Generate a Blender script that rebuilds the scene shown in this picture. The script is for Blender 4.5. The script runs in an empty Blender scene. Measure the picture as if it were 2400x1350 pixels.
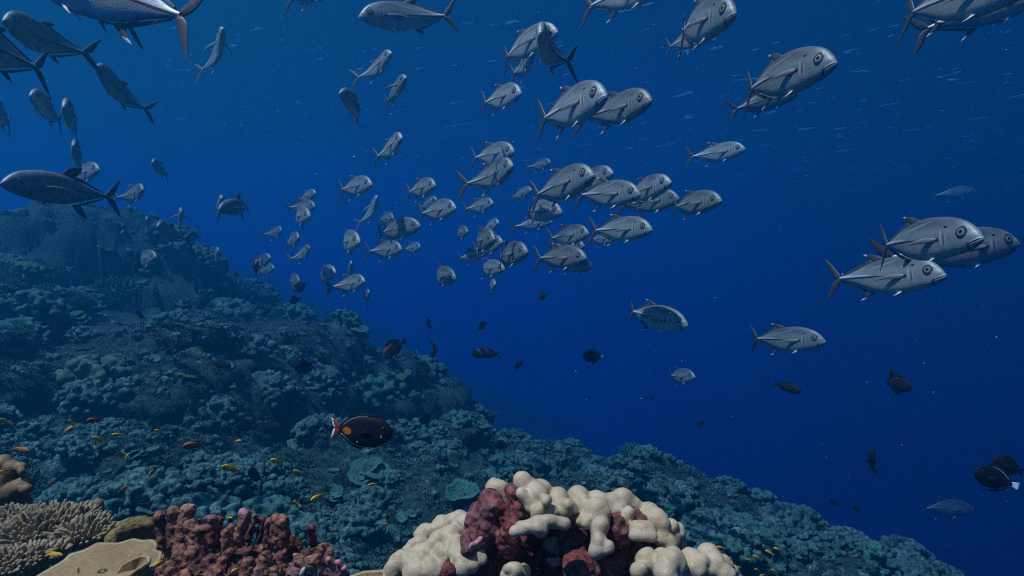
import bpy, bmesh, math, random
import numpy as np
from mathutils import Vector, Matrix

scene = bpy.context.scene
COL = scene.collection
R = math.radians

# ------------------------------------------------------------------ camera
F = 1430.0                       # focal length in pixels of a 2400 px wide picture
cam_data = bpy.data.cameras.new('camera')
cam_data.sensor_width = 36.0
cam_data.lens = 36.0 * F / 2400.0
cam_data.clip_start = 0.02
cam_data.clip_end = 500.0
cam = bpy.data.objects.new('camera', cam_data)
COL.objects.link(cam)
cam.location = (0, 0, 0)
cam.rotation_euler = (R(90), 0, 0)
scene.camera = cam

# ------------------------------------------------------------------ sky and sun
SUN_EL, SUN_AZ = 66.0, 238.0      # azimuth clockwise from +Y: the sun stands high, behind the camera on its left
world = bpy.data.worlds.new('World')
scene.world = world
world.use_nodes = True
wn = world.node_tree
sky = wn.nodes.new('ShaderNodeTexSky')
sky.sky_type = 'NISHITA'
sky.sun_disc = False
sky.sun_elevation = R(SUN_EL)
sky.sun_rotation = R(SUN_AZ)
wn.links.new(sky.outputs[0], wn.nodes['Background'].inputs['Color'])
wn.nodes['Background'].inputs['Strength'].default_value = 0.13

sun_data = bpy.data.lights.new('sun', 'SUN')
sun_data.energy = 5.0
sun_data.angle = R(0.8)
sun_data.color = (1.0, 0.82, 0.62)
sun = bpy.data.objects.new('sun', sun_data)
COL.objects.link(sun)
sd = Vector((math.sin(R(SUN_AZ)) * math.cos(R(SUN_EL)), math.cos(R(SUN_AZ)) * math.cos(R(SUN_EL)), math.sin(R(SUN_EL))))
sun.rotation_euler = sd.to_track_quat('Z', 'Y').to_euler()
sun.location = sd * 30

vs = scene.view_settings
vs.view_transform = 'Standard'
vs.look = 'None'
vs.exposure = 0.6
vs.gamma = 1.0
vs.use_curve_mapping = False
scene.cycles.use_denoising = False        # the grain is the photograph's own
scene.cycles.sample_clamp_indirect = 1.5
scene.cycles.sample_clamp_direct = 6.0
scene.cycles.filter_width = 1.15
scene.cycles.volume_bounces = 2
scene.cycles.max_bounces = 8
scene.cycles.transparent_max_bounces = 12
scene.cycles.diffuse_bounces = 2

# ------------------------------------------------------------------ helpers
def at(px, py, y):
    """Point at depth y on the sight line through pixel (px, py)."""
    return np.array([(px - 1200.0) / F * y, y, -(py - 675.0) / F * y])

def tag(o, label=None, cat=None, group=None, kind=None):
    if label: o['label'] = label
    if cat: o['category'] = cat
    if group: o['group'] = group
    if kind: o['kind'] = kind
    return o

def empty(name, loc):
    o = bpy.data.objects.new(name, None)
    o.empty_display_size = 0.05
    COL.objects.link(o)
    o.location = loc
    return o

def link_mesh(name, me, mat=None, parent=None):
    o = bpy.data.objects.new(name, me)
    COL.objects.link(o)
    if mat is not None and not me.materials:
        me.materials.append(mat)
    if parent is not None:
        o.parent = parent
    return o

def mesh_from(name, verts, faces, smooth=True):
    """verts (n,3) array; faces: (m,k) int array or a list of such arrays (tris and quads)."""
    me = bpy.data.meshes.new(name)
    verts = np.asarray(verts, dtype=np.float32)
    if not isinstance(faces, list):
        faces = [faces]
    faces = [np.asarray(f, dtype=np.int32) for f in faces if len(f)]
    loops = np.concatenate([f.ravel() for f in faces])
    tot = np.concatenate([np.full(len(f), f.shape[1], dtype=np.int32) for f in faces])
    start = np.concatenate([[0], np.cumsum(tot)[:-1]]).astype(np.int32)
    me.vertices.add(len(verts)); me.vertices.foreach_set('co', verts.ravel())
    me.loops.add(len(loops)); me.loops.foreach_set('vertex_index', loops)
    me.polygons.add(len(tot)); me.polygons.foreach_set('loop_start', start); me.polygons.foreach_set('loop_total', tot)
    me.polygons.foreach_set('use_smooth', np.full(len(tot), smooth))
    me.update(calc_edges=True)
    me.validate()
    return me

def vnoise(P, seed=0):
    """Smooth value noise in [-1, 1] at points P (n,3)."""
    P = np.asarray(P, dtype=np.float64)
    i = np.floor(P).astype(np.int64); f = P - i
    f = f * f * f * (f * (f * 6 - 15) + 10)
    def h(dx, dy, dz):
        a = ((i[:, 0] + dx) * 374761393 + (i[:, 1] + dy) * 668265263 + (i[:, 2] + dz) * 2147483647 + seed * 974711) & 0xFFFFFFFF
        a = ((a ^ (a >> 13)) * 1274126177) & 0xFFFFFFFF
        a = ((a ^ (a >> 16)) * 2246822519) & 0xFFFFFFFF
        return ((a ^ (a >> 15)) & 0xFFFF) / 32767.5 - 1.0
    def lerp(a, b, t): return a + (b - a) * t
    x0 = lerp(lerp(h(0,0,0), h(1,0,0), f[:,0]), lerp(h(0,1,0), h(1,1,0), f[:,0]), f[:,1])
    x1 = lerp(lerp(h(0,0,1), h(1,0,1), f[:,0]), lerp(h(0,1,1), h(1,1,1), f[:,0]), f[:,1])
    return lerp(x0, x1, f[:, 2])

def fnoise(P, scale, octaves=3, seed=0, gain=0.5):
    s, a, tot = np.zeros(len(P)), 1.0, 0.0
    for k in range(octaves):
        s += a * vnoise(P * scale * (2.03 ** k) + 17.3 * k, seed + k); tot += a; a *= gain
    return s / tot

def worley(P, scale, seed=0):
    """Rounded domes in [0, 1]: 1 at random cell centres, 0 between them."""
    Q = P * scale; i = np.floor(Q).astype(np.int64); best = np.full(len(P), 9.0)
    for dx in (-1, 0, 1):
        for dy in (-1, 0, 1):
            for dz in (-1, 0, 1):
                c = i + np.array([dx, dy, dz])
                a = (c[:, 0] * 374761393 + c[:, 1] * 668265263 + c[:, 2] * 1103515245 + seed * 974711) & 0xFFFFFFFF
                a = ((a ^ (a >> 13)) * 1274126177) & 0xFFFFFFFF
                b = ((a ^ (a >> 16)) * 2246822519) & 0xFFFFFFFF
                e = ((b ^ (b >> 15)) * 3266489917) & 0xFFFFFFFF
                f = np.stack([(a >> 8) & 0xFFFF, (b >> 8) & 0xFFFF, (e >> 8) & 0xFFFF], 1) / 65535.0
                best = np.minimum(best, ((c + f - Q) ** 2).sum(1))
    return np.sqrt(np.clip(1 - best, 0, 1))

# ------------------------------------------------------------------ material helpers
def new_mat(name):
    m = bpy.data.materials.new(name)
    m.use_nodes = True
    nt = m.node_tree
    return m, nt, nt.nodes['Principled BSDF']

def nd(nt, kind, **kw):
    n = nt.nodes.new(kind)
    for k, v in kw.items():
        if k in n.inputs.keys(): n.inputs[k].default_value = v
        else: setattr(n, k, v)
    return n

def ramp(nt, fac, stops):
    r = nt.nodes.new('ShaderNodeValToRGB')
    while len(r.color_ramp.elements) < len(stops): r.color_ramp.elements.new(0.5)
    for e, (p, c) in zip(r.color_ramp.elements, stops):
        e.position = p
        e.color = (c[0], c[1], c[2], 1) if hasattr(c, '__len__') else (c, c, c, 1)
    nt.links.new(fac, r.inputs['Fac'])
    return r.outputs['Color']

def mixc(nt, fac, a, b, mode='MIX'):
    m = nt.nodes.new('ShaderNodeMix'); m.data_type = 'RGBA'; m.blend_type = mode
    for sock, v in ((m.inputs[0], fac), (m.inputs[6], a), (m.inputs[7], b)):
        if hasattr(v, 'is_output'): nt.links.new(v, sock)
        elif hasattr(v, '__len__'): sock.default_value = (v[0], v[1], v[2], 1)
        else: sock.default_value = v
    return m.outputs[2]

def noise(nt, scale, detail=4, rough=0.55, coord='Object', dist=0.0):
    tc = nt.nodes.new('ShaderNodeTexCoord')
    n = nd(nt, 'ShaderNodeTexNoise', Scale=scale, Detail=detail, Roughness=rough, Distortion=dist)
    nt.links.new(tc.outputs[coord], n.inputs['Vector'])
    return n.outputs['Fac']

def bump(nt, height, strength, dist, bsdf):
    b = nd(nt, 'ShaderNodeBump', Strength=strength, Distance=dist)
    nt.links.new(height, b.inputs['Height'])
    nt.links.new(b.outputs['Normal'], bsdf.inputs['Normal'])
    return b

# ------------------------------------------------------------------ the sea: body of water and its surface
SURF = 6.5
def build_sea():
    # the blue body of the water (one closed box round everything)
    bm = bmesh.new()
    bmesh.ops.create_cube(bm, size=1.0)
    lo, hi = np.array([-260, -120, -62.0]), np.array([260, 300, SURF + 0.25])
    for v in bm.verts: v.co = Vector(lo + (np.array(v.co) + 0.5) * (hi - lo))
    me = bpy.data.meshes.new('haze'); bm.to_mesh(me); bm.free()
    m = bpy.data.materials.new('sea_water_volume'); m.use_nodes = True
    nt = m.node_tree; nt.nodes.remove(nt.nodes['Principled BSDF'])
    pv = nt.nodes.new('ShaderNodeVolumePrincipled')
    pv.inputs['Color'].default_value = HAZE_COLOR
    pv.inputs['Absorption Color'].default_value = HAZE_ABS
    pv.inputs['Density'].default_value = HAZE_DENSITY
    pv.inputs['Anisotropy'].default_value = HAZE_G
    nt.links.new(pv.outputs[0], nt.nodes['Material Output'].inputs['Volume'])
    tag(link_mesh('haze', me, m), 'blue sea water fading everything far away', 'water', kind='stuff')
    # the surface seen from below: mirror at grazing angles, clear through steep wave facets
    me = mesh_from('water', [(-250, -110, SURF), (250, -110, SURF), (250, 290, SURF), (-250, 290, SURF)], np.array([[0, 1, 2, 3]]))
    m = bpy.data.materials.new('water_surface'); m.use_nodes = True
    nt = m.node_tree; nt.nodes.remove(nt.nodes['Principled BSDF'])
    tc = nt.nodes.new('ShaderNodeTexCoord')
    m0 = nd(nt, 'ShaderNodeMapping'); m0.inputs['Rotation'].default_value = (0, 0, R(-140))
    mp = nd(nt, 'ShaderNodeMapping'); mp.inputs['Scale'].default_value = (0.6, 1.6, 1)
    nt.links.new(tc.outputs['Object'], m0.inputs['Vector']); nt.links.new(m0.outputs[0], mp.inputs['Vector'])
    n1 = nd(nt, 'ShaderNodeTexNoise', Scale=0.5, Detail=3.0, Roughness=0.5, Distortion=0.3)
    n2 = nd(nt, 'ShaderNodeTexNoise', Scale=1.5, Detail=4.0, Roughness=0.6, Distortion=0.5)
    nt.links.new(mp.outputs[0], n1.inputs['Vector']); nt.links.new(mp.outputs[0], n2.inputs['Vector'])
    crest = ramp(nt, n2.outputs['Fac'], [(0.0, 0.0), (0.66, 0.0), (0.84, 1.0)])     # only the steepest wavelets
    b0 = nd(nt, 'ShaderNodeBump', Strength=1.0, Distance=0.045)
    nt.links.new(n1.outputs['Fac'], b0.inputs['Height'])
    bp = nd(nt, 'ShaderNodeBump', Strength=1.0, Distance=0.24)
    nt.links.new(crest, bp.inputs['Height']); nt.links.new(b0.outputs[0], bp.inputs['Normal'])
    fr = nd(nt, 'ShaderNodeFresnel', IOR=1.33)
    nt.links.new(bp.outputs[0], fr.inputs['Normal'])
    gl = nd(nt, 'ShaderNodeBsdfGlossy', Roughness=0.05)
    nt.links.new(bp.outputs[0], gl.inputs['Normal'])
    tr = nd(nt, 'ShaderNodeBsdfTransparent')
    mx = nt.nodes.new('ShaderNodeMixShader')
    nt.links.new(fr.outputs[0], mx.inputs[0]); nt.links.new(tr.outputs[0], mx.inputs[1]); nt.links.new(gl.outputs[0], mx.inputs[2])
    nt.links.new(mx.outputs[0], nt.nodes['Material Output'].inputs['Surface'])
    tag(link_mesh('water', me, m), 'rippled sea surface seen from below with glints', kind='structure')

SR, SG, SB = 0.001, 0.0172, 0.0315        # scattering per metre
AR, AG, AB = 0.108, 0.058, 0.009         # absorption per metre
HAZE_DENSITY = 0.15
HAZE_COLOR = (SR / HAZE_DENSITY, SG / HAZE_DENSITY, SB / HAZE_DENSITY, 1)
HAZE_ABS = tuple(max(0.0, 1 - a_ / (HAZE_DENSITY * (1 - c_))) ** 2 for a_, c_ in zip((AR, AG, AB), HAZE_COLOR)) + (1,)
HAZE_G = 0.6
build_sea()

# ------------------------------------------------------------------ the reef slope
RAW = [  # px, py, depth of points on the reef
 (-300,480,10),(0,495,10),(100,492,10.2),(230,505,10.5),(250,620,10.2),(420,560,12.5),(500,610,12.6),(540,660,12.3),(605,715,12),(420,640,11),
 (-200,700,7.5),(0,700,7.6),(150,700,8.6),(200,800,8.2),(330,700,9.3),(300,760,8.2),(480,740,9.6),(560,800,8.6),
 (-250,900,5.2),(0,860,6.0),(100,880,6.2),(230,860,6.3),(360,900,6.2),(100,980,5.9),(300,960,5.9),(0,1010,5.0),(450,950,6.4),(560,930,6.8),
 (640,742,10.2),(760,735,9.6),(800,775,9.4),(840,830,9.3),(700,820,8.8),(700,900,7.6),(820,930,7.6),(900,850,9.6),(1000,872,9.6),(1040,940,9.5),(1100,1000,9.3),
 (640,1000,6.6),(760,1050,6.3),(880,1010,7.0),(1000,1000,7.5),(1150,1040,7.5),(1280,1048,8.2),
 (-300,1200,3.6),(0,1120,4.2),(150,1090,4.5),(300,1080,4.8),(450,1080,5.0),(300,1200,3.9),(500,1180,4.4),(600,1120,5.2),(860,1110,5.4),(700,1220,4.3),(900,1280,4.2),(1000,1130,5.6),(1100,1170,5.0),(860,1210,4.7),
 (1300,1120,6.6),(1440,1085,7.4),(1480,1058,7.4),(1600,1100,7.2),(1660,1165,6.8),(1700,1222,6.4),(1560,1190,5.8),(1650,1280,5.0),
 (1760,1232,6.6),(1880,1228,6.8),(1970,1262,6.6),(2080,1292,6.4),(2140,1345,6.2),(1850,1300,5.4),(1750,1345,4.6),(2000,1345,5.2),(2300,1480,6.2),(2600,1650,6),
 (1000,1010,13),(820,930,14),(640,830,16),(1280,1160,12.5),(1480,1190,11),(1700,1350,10.5),(1900,1400,10.5),(1130,1090,13),(450,720,18),(230,640,16),(0,640,17),(-250,640,17),(1600,1260,11),(2150,1480,10),
 (900,780,36),(1000,850,36),(1100,900,36),(1200,960,36),(1400,1060,36),(700,700,38),(1700,1250,36),(2200,1550,36),(500,590,40),(0,480,32),(-400,480,32),
 (1000,860,90),(300,640,90),(1900,1300,90),(-300,560,90)]
FIX = np.array([(50,13),(140,36),(230,49),(300,93),(420,9),(500,-14),(605,0),(640,52),(700,36),(760,38),(840,120),(900,43),(1000,-15),(1040,45),(1100,75),(1280,54),(1400,27),(1480,13),(1600,4),(1680,43),(1740,87),(1880,13),(1970,45),(2100,60)], float)
CTRL = [at(r[0], r[1] + (np.interp(r[0], FIX[:, 0], FIX[:, 1]) if 6.4 <= r[2] < 14 else 0), r[2]) for r in RAW]
CTRL += [np.array(c) for c in [(-1.3,0.6,-0.62),(-0.7,1.0,-0.58),(-0.3,1.05,-0.62),(0.0,1.15,-0.62),(0.35,1.1,-0.66),(0.6,1.1,-0.9),(1.0,1.0,-1.4),(2.0,1.5,-2.2),
  (-0.9,1.9,-1.05),(-0.3,1.9,-1.25),(0.3,1.9,-1.45),(-2.2,2.0,-1.0),(0.9,2.4,-1.9),(1.8,3.0,-2.4),(3.5,4.0,-3.2),(4.5,6.0,-3.6),(0,-1,-0.9),(-2,-1,-0.6),(3,-1,-2.8),(6,2,-5),(9,8,-7),(12,15,-10),(8,3.5,-6.5)]]
CTRL = np.array(CTRL)

def _phi(d): return np.sqrt(d * d + 0.35)
_D = np.linalg.norm(CTRL[:, None, :2] - CTRL[None, :, :2], axis=2)
_n = len(CTRL)
_A = np.zeros((_n + 3, _n + 3)); _A[:_n, :_n] = _phi(_D) - 0.02 * np.eye(_n)
_A[:_n, _n] = 1; _A[:_n, _n + 1:] = CTRL[:, :2]; _A[_n:, :_n] = _A[:_n, _n:].T
_W = np.linalg.solve(_A, np.concatenate([CTRL[:, 2], [0, 0, 0]]))
def base_height(x, y):
    x = np.asarray(x, float); y = np.asarray(y, float)
    z = _W[_n] + _W[_n + 1] * x + _W[_n + 2] * y
    for k in range(_n):
        z = z + _W[k] * _phi(np.hypot(x - CTRL[k, 0], y - CTRL[k, 1]))
    return np.clip(z, -60, 2.4)

def reef_points(u, y):
    """Displaced reef surface: u = x / depth, y = depth (flat arrays) -> (n,3)."""
    x = u * y
    z = base_height(x, y)
    e = 0.05
    nx = -(base_height(x + e, y) - base_height(x - e, y)) / (2 * e)
    ny = -(base_height(x, y + e) - base_height(x, y - e)) / (2 * e)
    N = np.stack([nx, ny, np.ones_like(nx)], 1); N /= np.linalg.norm(N, axis=1)[:, None]
    P = np.stack([x, y, z], 1)
    amp = np.clip((y - 1.6) / 3.0, 0.06, 1.0)
    wp = P + 0.25 * np.stack([fnoise(P, 1.3, 2, 61), fnoise(P, 1.3, 2, 62), fnoise(P, 1.3, 2, 63)], 1)
    big = fnoise(P, 0.5, 2, 11)
    m1 = worley(wp, 0.75, 3); m2 = worley(wp, 1.7, 4)
    d = amp * (0.30 * big + 0.95 * m1 + 0.36 * m2) - 1.08 * amp
    P = P + N * d[:, None]
    # ledges: treads and steep risers, the foot of each riser cut back under the shelf above
    g = np.hypot(nx, ny) + 1e-6
    up = np.stack([-nx / g, -ny / g, 0 * nx], 1)
    hgt = 0.55
    t = P[:, 2] / hgt + 0.9 * fnoise(P, 0.45, 2, 31) + 0.25 * fnoise(P, 2.0, 2, 32)
    s = t - np.floor(t)
    on = np.clip(fnoise(P, 0.5, 2, 77) * 2.2 + 0.3, 0, 0.55) * np.clip(g * 2.5, 0, 1) * np.clip((y - 2.4) / 1.2, 0, 1) * np.clip((16 - y) / 4, 0, 1)
    step = np.where(s < .62, s * .35, .217 + (s - .62) / .38 * .783)
    P[:, 2] += on * hgt * (step - s)
    cut = np.exp(-((s - .70) / .10) ** 2) - .55 * np.exp(-((s - .96) / .07) ** 2) - .55 * np.exp(-((s + .04) / .07) ** 2)
    P = P + up * (on * 0.34 * cut)[:, None]
    P = P + N * (amp * (0.11 * worley(P, 4.2, 5) + 0.05 * fnoise(P, 9.0, 2, 41) - 0.05))[:, None]
    return P, N

def build_reef():
    nu, nv = 420, 400
    u = np.linspace(-1.25, 1.15, nu)
    y = np.concatenate([np.linspace(0.25, 2.6, 50), np.exp(np.linspace(math.log(2.63), math.log(140), nv - 50))])
    U, Y = np.meshgrid(u, y)
    P, N = reef_points(U.ravel(), Y.ravel())
    i = np.arange((nv - 1) * nu).reshape(nv - 1, nu)[:, :-1].ravel()
    faces = np.stack([i, i + 1, i + nu + 1, i + nu], 1)
    me = mesh_from('reef_slope', P, faces)
    m, nt, b = new_mat('reef_rock')
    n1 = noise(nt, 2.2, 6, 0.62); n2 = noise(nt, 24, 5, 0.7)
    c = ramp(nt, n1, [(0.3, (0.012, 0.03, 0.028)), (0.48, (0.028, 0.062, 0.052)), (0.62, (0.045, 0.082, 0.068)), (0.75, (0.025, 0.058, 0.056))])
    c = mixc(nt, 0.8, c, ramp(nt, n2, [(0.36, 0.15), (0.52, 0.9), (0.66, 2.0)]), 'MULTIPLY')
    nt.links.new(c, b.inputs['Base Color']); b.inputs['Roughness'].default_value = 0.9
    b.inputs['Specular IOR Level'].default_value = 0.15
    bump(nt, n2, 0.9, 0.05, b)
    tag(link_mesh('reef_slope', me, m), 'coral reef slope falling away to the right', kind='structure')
    return P.reshape(nv, nu, 3), N.reshape(nv, nu, 3)
REEF_P, REEF_N = build_reef()

# ------------------------------------------------------------------ fish: shapes
def smooth_prof(s, v, q):
    """Cubic (Catmull-Rom style) interpolation of v(s) at q."""
    s = np.asarray(s, float); v = np.asarray(v, float)
    m = np.gradient(v, s)
    i = np.clip(np.searchsorted(s, q) - 1, 0, len(s) - 2)
    h = s[i + 1] - s[i]; t = (q - s[i]) / h
    return ((2*t**3 - 3*t**2 + 1) * v[i] + (t**3 - 2*t**2 + t) * h * m[i] + (-2*t**3 + 3*t**2) * v[i+1] + (t**3 - t**2) * h * m[i+1])

def bend_pts(V, b):
    """Swing the rear of the fish sideways."""
    V = np.array(V, float)
    if b:
        d = np.clip(0.18 - V[:, 0], 0, None)
        V[:, 1] += b * d ** 2
        V[:, 0] += 0.45 * b * b * d ** 3
    return V

def body_mesh(s, top, bot, wid, bend, nring=52, nseg=26, square=0.9, gill=None):
    q = 0.5 * (1 - np.cos(np.linspace(0, 1, nring) * math.pi)) * 0.5 + 0.5 * np.linspace(0, 1, nring)
    q = q * s[-1]
    T, B, W = (smooth_prof(s, a, q) for a in (top, bot, wid))
    W = np.clip(W, 0.003, None)
    a = np.linspace(0, 2 * math.pi, nseg, endpoint=False)
    ca, sa = np.cos(a), np.sin(a)
    V = []
    for k in range(nring):
        c, h = (T[k] + B[k]) / 2, max((T[k] - B[k]) / 2, 0.003)
        yy = np.sign(ca) * np.abs(ca) ** square * W[k]
        zz = c + np.sign(sa) * np.abs(sa) ** 1.0 * h
        if gill is not None:                      # groove behind the gill cover, curved
            zr = (zz - c) / h
            g = q[k] - (gill + 0.03 - 0.05 * zr ** 2)
            yy = yy * (1 + 0.06 * np.exp(-((g + 0.012) / 0.012) ** 2) - 0.10 * np.exp(-((g - 0.008) / 0.008) ** 2))
        V.append(np.stack([np.full(nseg, 0.5 - q[k]), yy, zz], 1))
    V = np.concatenate(V)
    i = np.arange(nring - 1)[:, None] * nseg + np.arange(nseg)[None, :]
    j = np.arange(nring - 1)[:, None] * nseg + (np.arange(nseg)[None, :] + 1) % nseg
    F1 = np.stack([i, j, j + nseg, i + nseg], 2).reshape(-1, 4)
    n0 = len(V)
    V = np.concatenate([V, [[0.5 + 0.002, 0, (T[0] + B[0]) / 2], [0.5 - q[-1] - 0.004, 0, (T[-1] + B[-1]) / 2]]])
    r = np.arange(nseg); r2 = (r + 1) % nseg; e = (nring - 1) * nseg
    F2 = np.concatenate([np.stack([np.full(nseg, n0), r2, r], 1), np.stack([np.full(nseg, n0 + 1), e + r, e + r2], 1)])
    return bend_pts(V, bend), [F1, F2]

def fin_mesh(lead, trail, bend=0.0, th=0.006, n=12, m=7, xf=None, scallop=0.0):
    """Thin fin lofted between a leading and a trailing edge (root to tip), given as (x, z) or (x, y, z) points."""
    def poly(p, n):
        p = np.array([(a[0], 0, a[1]) if len(a) == 2 else a for a in p], float)
        d = np.concatenate([[0], np.cumsum(np.linalg.norm(np.diff(p, axis=0), axis=1))]); d /= d[-1]
        q = np.linspace(0, 1, n)
        return np.stack([smooth_prof(d, p[:, k], q) if len(p) > 2 else np.interp(q, d, p[:, k]) for k in range(3)], 1)
    A, B = poly(lead, n), poly(trail, n)
    c = np.linspace(0, 1, m)
    G = A[:, None] * (1 - c)[None, :, None] + B[:, None] * c[None, :, None]
    t = th * (0.25 + np.sin(np.clip(c, 0, 1) * math.pi) ** 0.7)[None, :] * (1 - 0.75 * np.linspace(0, 1, n))[:, None]
    if xf is None:
        N = np.cross(A[-1] - A[0] + (B[-1] - B[0]), B[0] - A[0]); N = N / (np.linalg.norm(N) + 1e-9)
    else: N = xf
    ray = 1 + 0.35 * np.sin(np.arange(m) * 2.6)[None, :]
    V = np.concatenate([(G + (t * ray)[..., None] * N).reshape(-1, 3), (G - (t * ray)[..., None] * N).reshape(-1, 3)])
    i = (np.arange(n - 1)[:, None] * m + np.arange(m - 1)[None, :]).ravel()
    Fq = np.stack([i, i + 1, i + m + 1, i + m], 1); o = n * m
    Fb = Fq[:, ::-1] + o
    e1 = np.arange(n - 1) * m; e2 = e1 + m - 1; c1 = np.arange(m - 1); c2 = (n - 1) * m + c1
    side = [np.stack([e1, e1 + m, e1 + m + o, e1 + o], 1), np.stack([e2 + m, e2, e2 + o, e2 + m + o], 1),
            np.stack([c1 + 1, c1, c1 + o, c1 + 1 + o], 1), np.stack([c2, c2 + 1, c2 + 1 + o, c2 + o], 1)]
    return bend_pts(V, bend), [Fq, Fb] + side

def join_geo(parts):
    V, Fs, n = [], [], 0
    for v, f in parts:
        V.append(v); Fs += [np.asarray(g) + n for g in f]; n += len(v)
    return np.concatenate(V), Fs

def dome(center, rad, depth, axis_y, bend=0.0, n=14, rings=5, tilt=(0.0, 0.0)):
    """Shallow round dome (an eye) bulging along +-y."""
    V = [(0, depth, 0)]
    for k in range(1, rings + 1):
        a = k / rings * math.pi / 2
        for j in range(n):
            p = 2 * math.pi * j / n
            V.append((rad * math.sin(a) * math.cos(p), depth * math.cos(a), rad * math.sin(a) * math.sin(p)))
    V = np.array(V); V[:, 1] -= tilt[0] * V[:, 0] + tilt[1] * V[:, 2]
    V = V * np.array([1, axis_y, 1]) + np.array(center)
    f3 = np.array([(0, 1 + j, 1 + (j + 1) % n) for j in range(n)])
    f4 = np.array([(1 + k * n + j, 1 + (k + 1) * n + j, 1 + (k + 1) * n + (j + 1) % n, 1 + k * n + (j + 1) % n) for k in range(rings - 1) for j in range(n)])
    return bend_pts(V, bend), [f3, f4]

# ------------------------------------------------------------------ fish: materials
def fish_skin(name, back, side, belly, metal=0.35, rough=0.42, extra=None, zlo=-0.12, zhi=0.12, speck=0.25):
    m, nt, b = new_mat(name)
    tc = nt.nodes.new('ShaderNodeTexCoord'); sp = nt.nodes.new('ShaderNodeSeparateXYZ')
    nt.links.new(tc.outputs['Object'], sp.inputs[0])
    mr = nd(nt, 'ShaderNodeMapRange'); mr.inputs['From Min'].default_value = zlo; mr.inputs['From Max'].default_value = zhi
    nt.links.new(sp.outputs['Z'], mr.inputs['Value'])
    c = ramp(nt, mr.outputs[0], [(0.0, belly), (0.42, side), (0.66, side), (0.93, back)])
    nz = noise(nt, 16, 3, 0.6)
    c = mixc(nt, speck, c, ramp(nt, nz, [(0.35, 0.45), (0.65, 1.35)]), 'MULTIPLY')
    if extra: c = extra(nt, c, sp)
    oi = nt.nodes.new('ShaderNodeObjectInfo')
    c = mixc(nt, 1.0, c, ramp(nt, oi.outputs['Random'], [(0.0, 0.72), (1.0, 1.25)]), 'MULTIPLY')
    nt.links.new(c, b.inputs['Base Color'])
    b.inputs['Metallic'].default_value = metal; b.inputs['Roughness'].default_value = rough
    b.inputs['Specular IOR Level'].default_value = 0.5 if metal > 0 else 0.12
    vo = nd(nt, 'ShaderNodeTexVoronoi', Scale=130.0); nt.links.new(tc.outputs['Object'], vo.inputs['Vector'])
    bump(nt, vo.outputs['Distance'], 0.16, 0.003, b)
    return m

def math_n(nt, op, a, b_=None):
    n = nt.nodes.new('ShaderNodeMath'); n.operation = op
    for k, v in ((0, a), (1, b_)):
        if v is None: continue
        if hasattr(v, 'is_output'): nt.links.new(v, n.inputs[k])
        else: n.inputs[k].default_value = v
    return n.outputs[0]

def gauss2(nt, sp, cx, cz, rx, rz, sharp=1.0, slope=0.0):
    """1 inside an ellipse round (cx, cz) in the fish's side plane, falling to 0 at its edge."""
    dx = math_n(nt, 'DIVIDE', math_n(nt, 'SUBTRACT', sp.outputs['X'], cx), rx)
    z0 = sp.outputs['Z']
    if slope: z0 = math_n(nt, 'SUBTRACT', z0, math_n(nt, 'MULTIPLY', math_n(nt, 'SUBTRACT', sp.outputs['X'], cx), slope))
    dz = math_n(nt, 'DIVIDE', math_n(nt, 'SUBTRACT', z0, cz), rz)
    r2 = math_n(nt, 'ADD', math_n(nt, 'MULTIPLY', dx, dx), math_n(nt, 'MULTIPLY', dz, dz))
    v = math_n(nt, 'MULTIPLY', math_n(nt, 'SUBTRACT', 1.0, r2), sharp)
    n = nt.nodes.new('ShaderNodeClamp'); nt.links.new(v, n.inputs['Value'])
    return n.outputs[0]

def jack_marks(nt, c, sp):
    c = mixc(nt, gauss2(nt, sp, -0.24, 0.012, 0.20, 0.013, 1.8), c, (0.55, 0.55, 0.56))      # bright band over the keel
    c = mixc(nt, gauss2(nt, sp, -0.2, -0.004, 0.27, 0.0085, 2.5), c, (0.015, 0.02, 0.025))    # dark scute line
    c = mixc(nt, gauss2(nt, sp, 0.03, 0.085, 0.16, 0.008, 0.8, 0.22), c, (0.36, 0.36, 0.36))  # faint curved lateral line
    c = mixc(nt, gauss2(nt, sp, 0.285, 0.066, 0.015, 0.009, 3), c, (0.01, 0.01, 0.012))       # spot on the gill cover
    c = mixc(nt, gauss2(nt, sp, 0.255, -0.005, 0.012, 0.055, 1.5, -3.0), c, (0.46, 0.46, 0.45))   # pale rim of the gill cover
    c = mixc(nt, gauss2(nt, sp, 0.292, -0.028, 0.010, 0.048, 1.2, -3.0), c, (0.40, 0.40, 0.39))
    c = mixc(nt, gauss2(nt, sp, 0.274, -0.015, 0.006, 0.05, 1.5, -3.0), c, (0.08, 0.08, 0.08))
    c = mixc(nt, gauss2(nt, sp, 0.222, -0.014, 0.020, 0.018, 1.5), c, (0.02, 0.02, 0.02))     # dark pectoral base
    c = mixc(nt, gauss2(nt, sp, 0.470, -0.040, 0.050, 0.017, 2.0, 0.42), c, (0.72, 0.71, 0.70))   # pale lips
    c = mixc(nt, gauss2(nt, sp, 0.462, -0.042, 0.052, 0.0050, 3.0, 0.42), c, (0.015, 0.015, 0.02))    # mouth line
    c = mixc(nt, gauss2(nt, sp, 0.425, -0.068, 0.012, 0.022, 1.5, 1.0), c, (0.05, 0.05, 0.055))    # corner of the jaw
    c = mixc(nt, gauss2(nt, sp, 0.455, 0.012, 0.030, 0.018, 0.8), c, (0.42, 0.41, 0.43))      # pale snout
    return c

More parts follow.
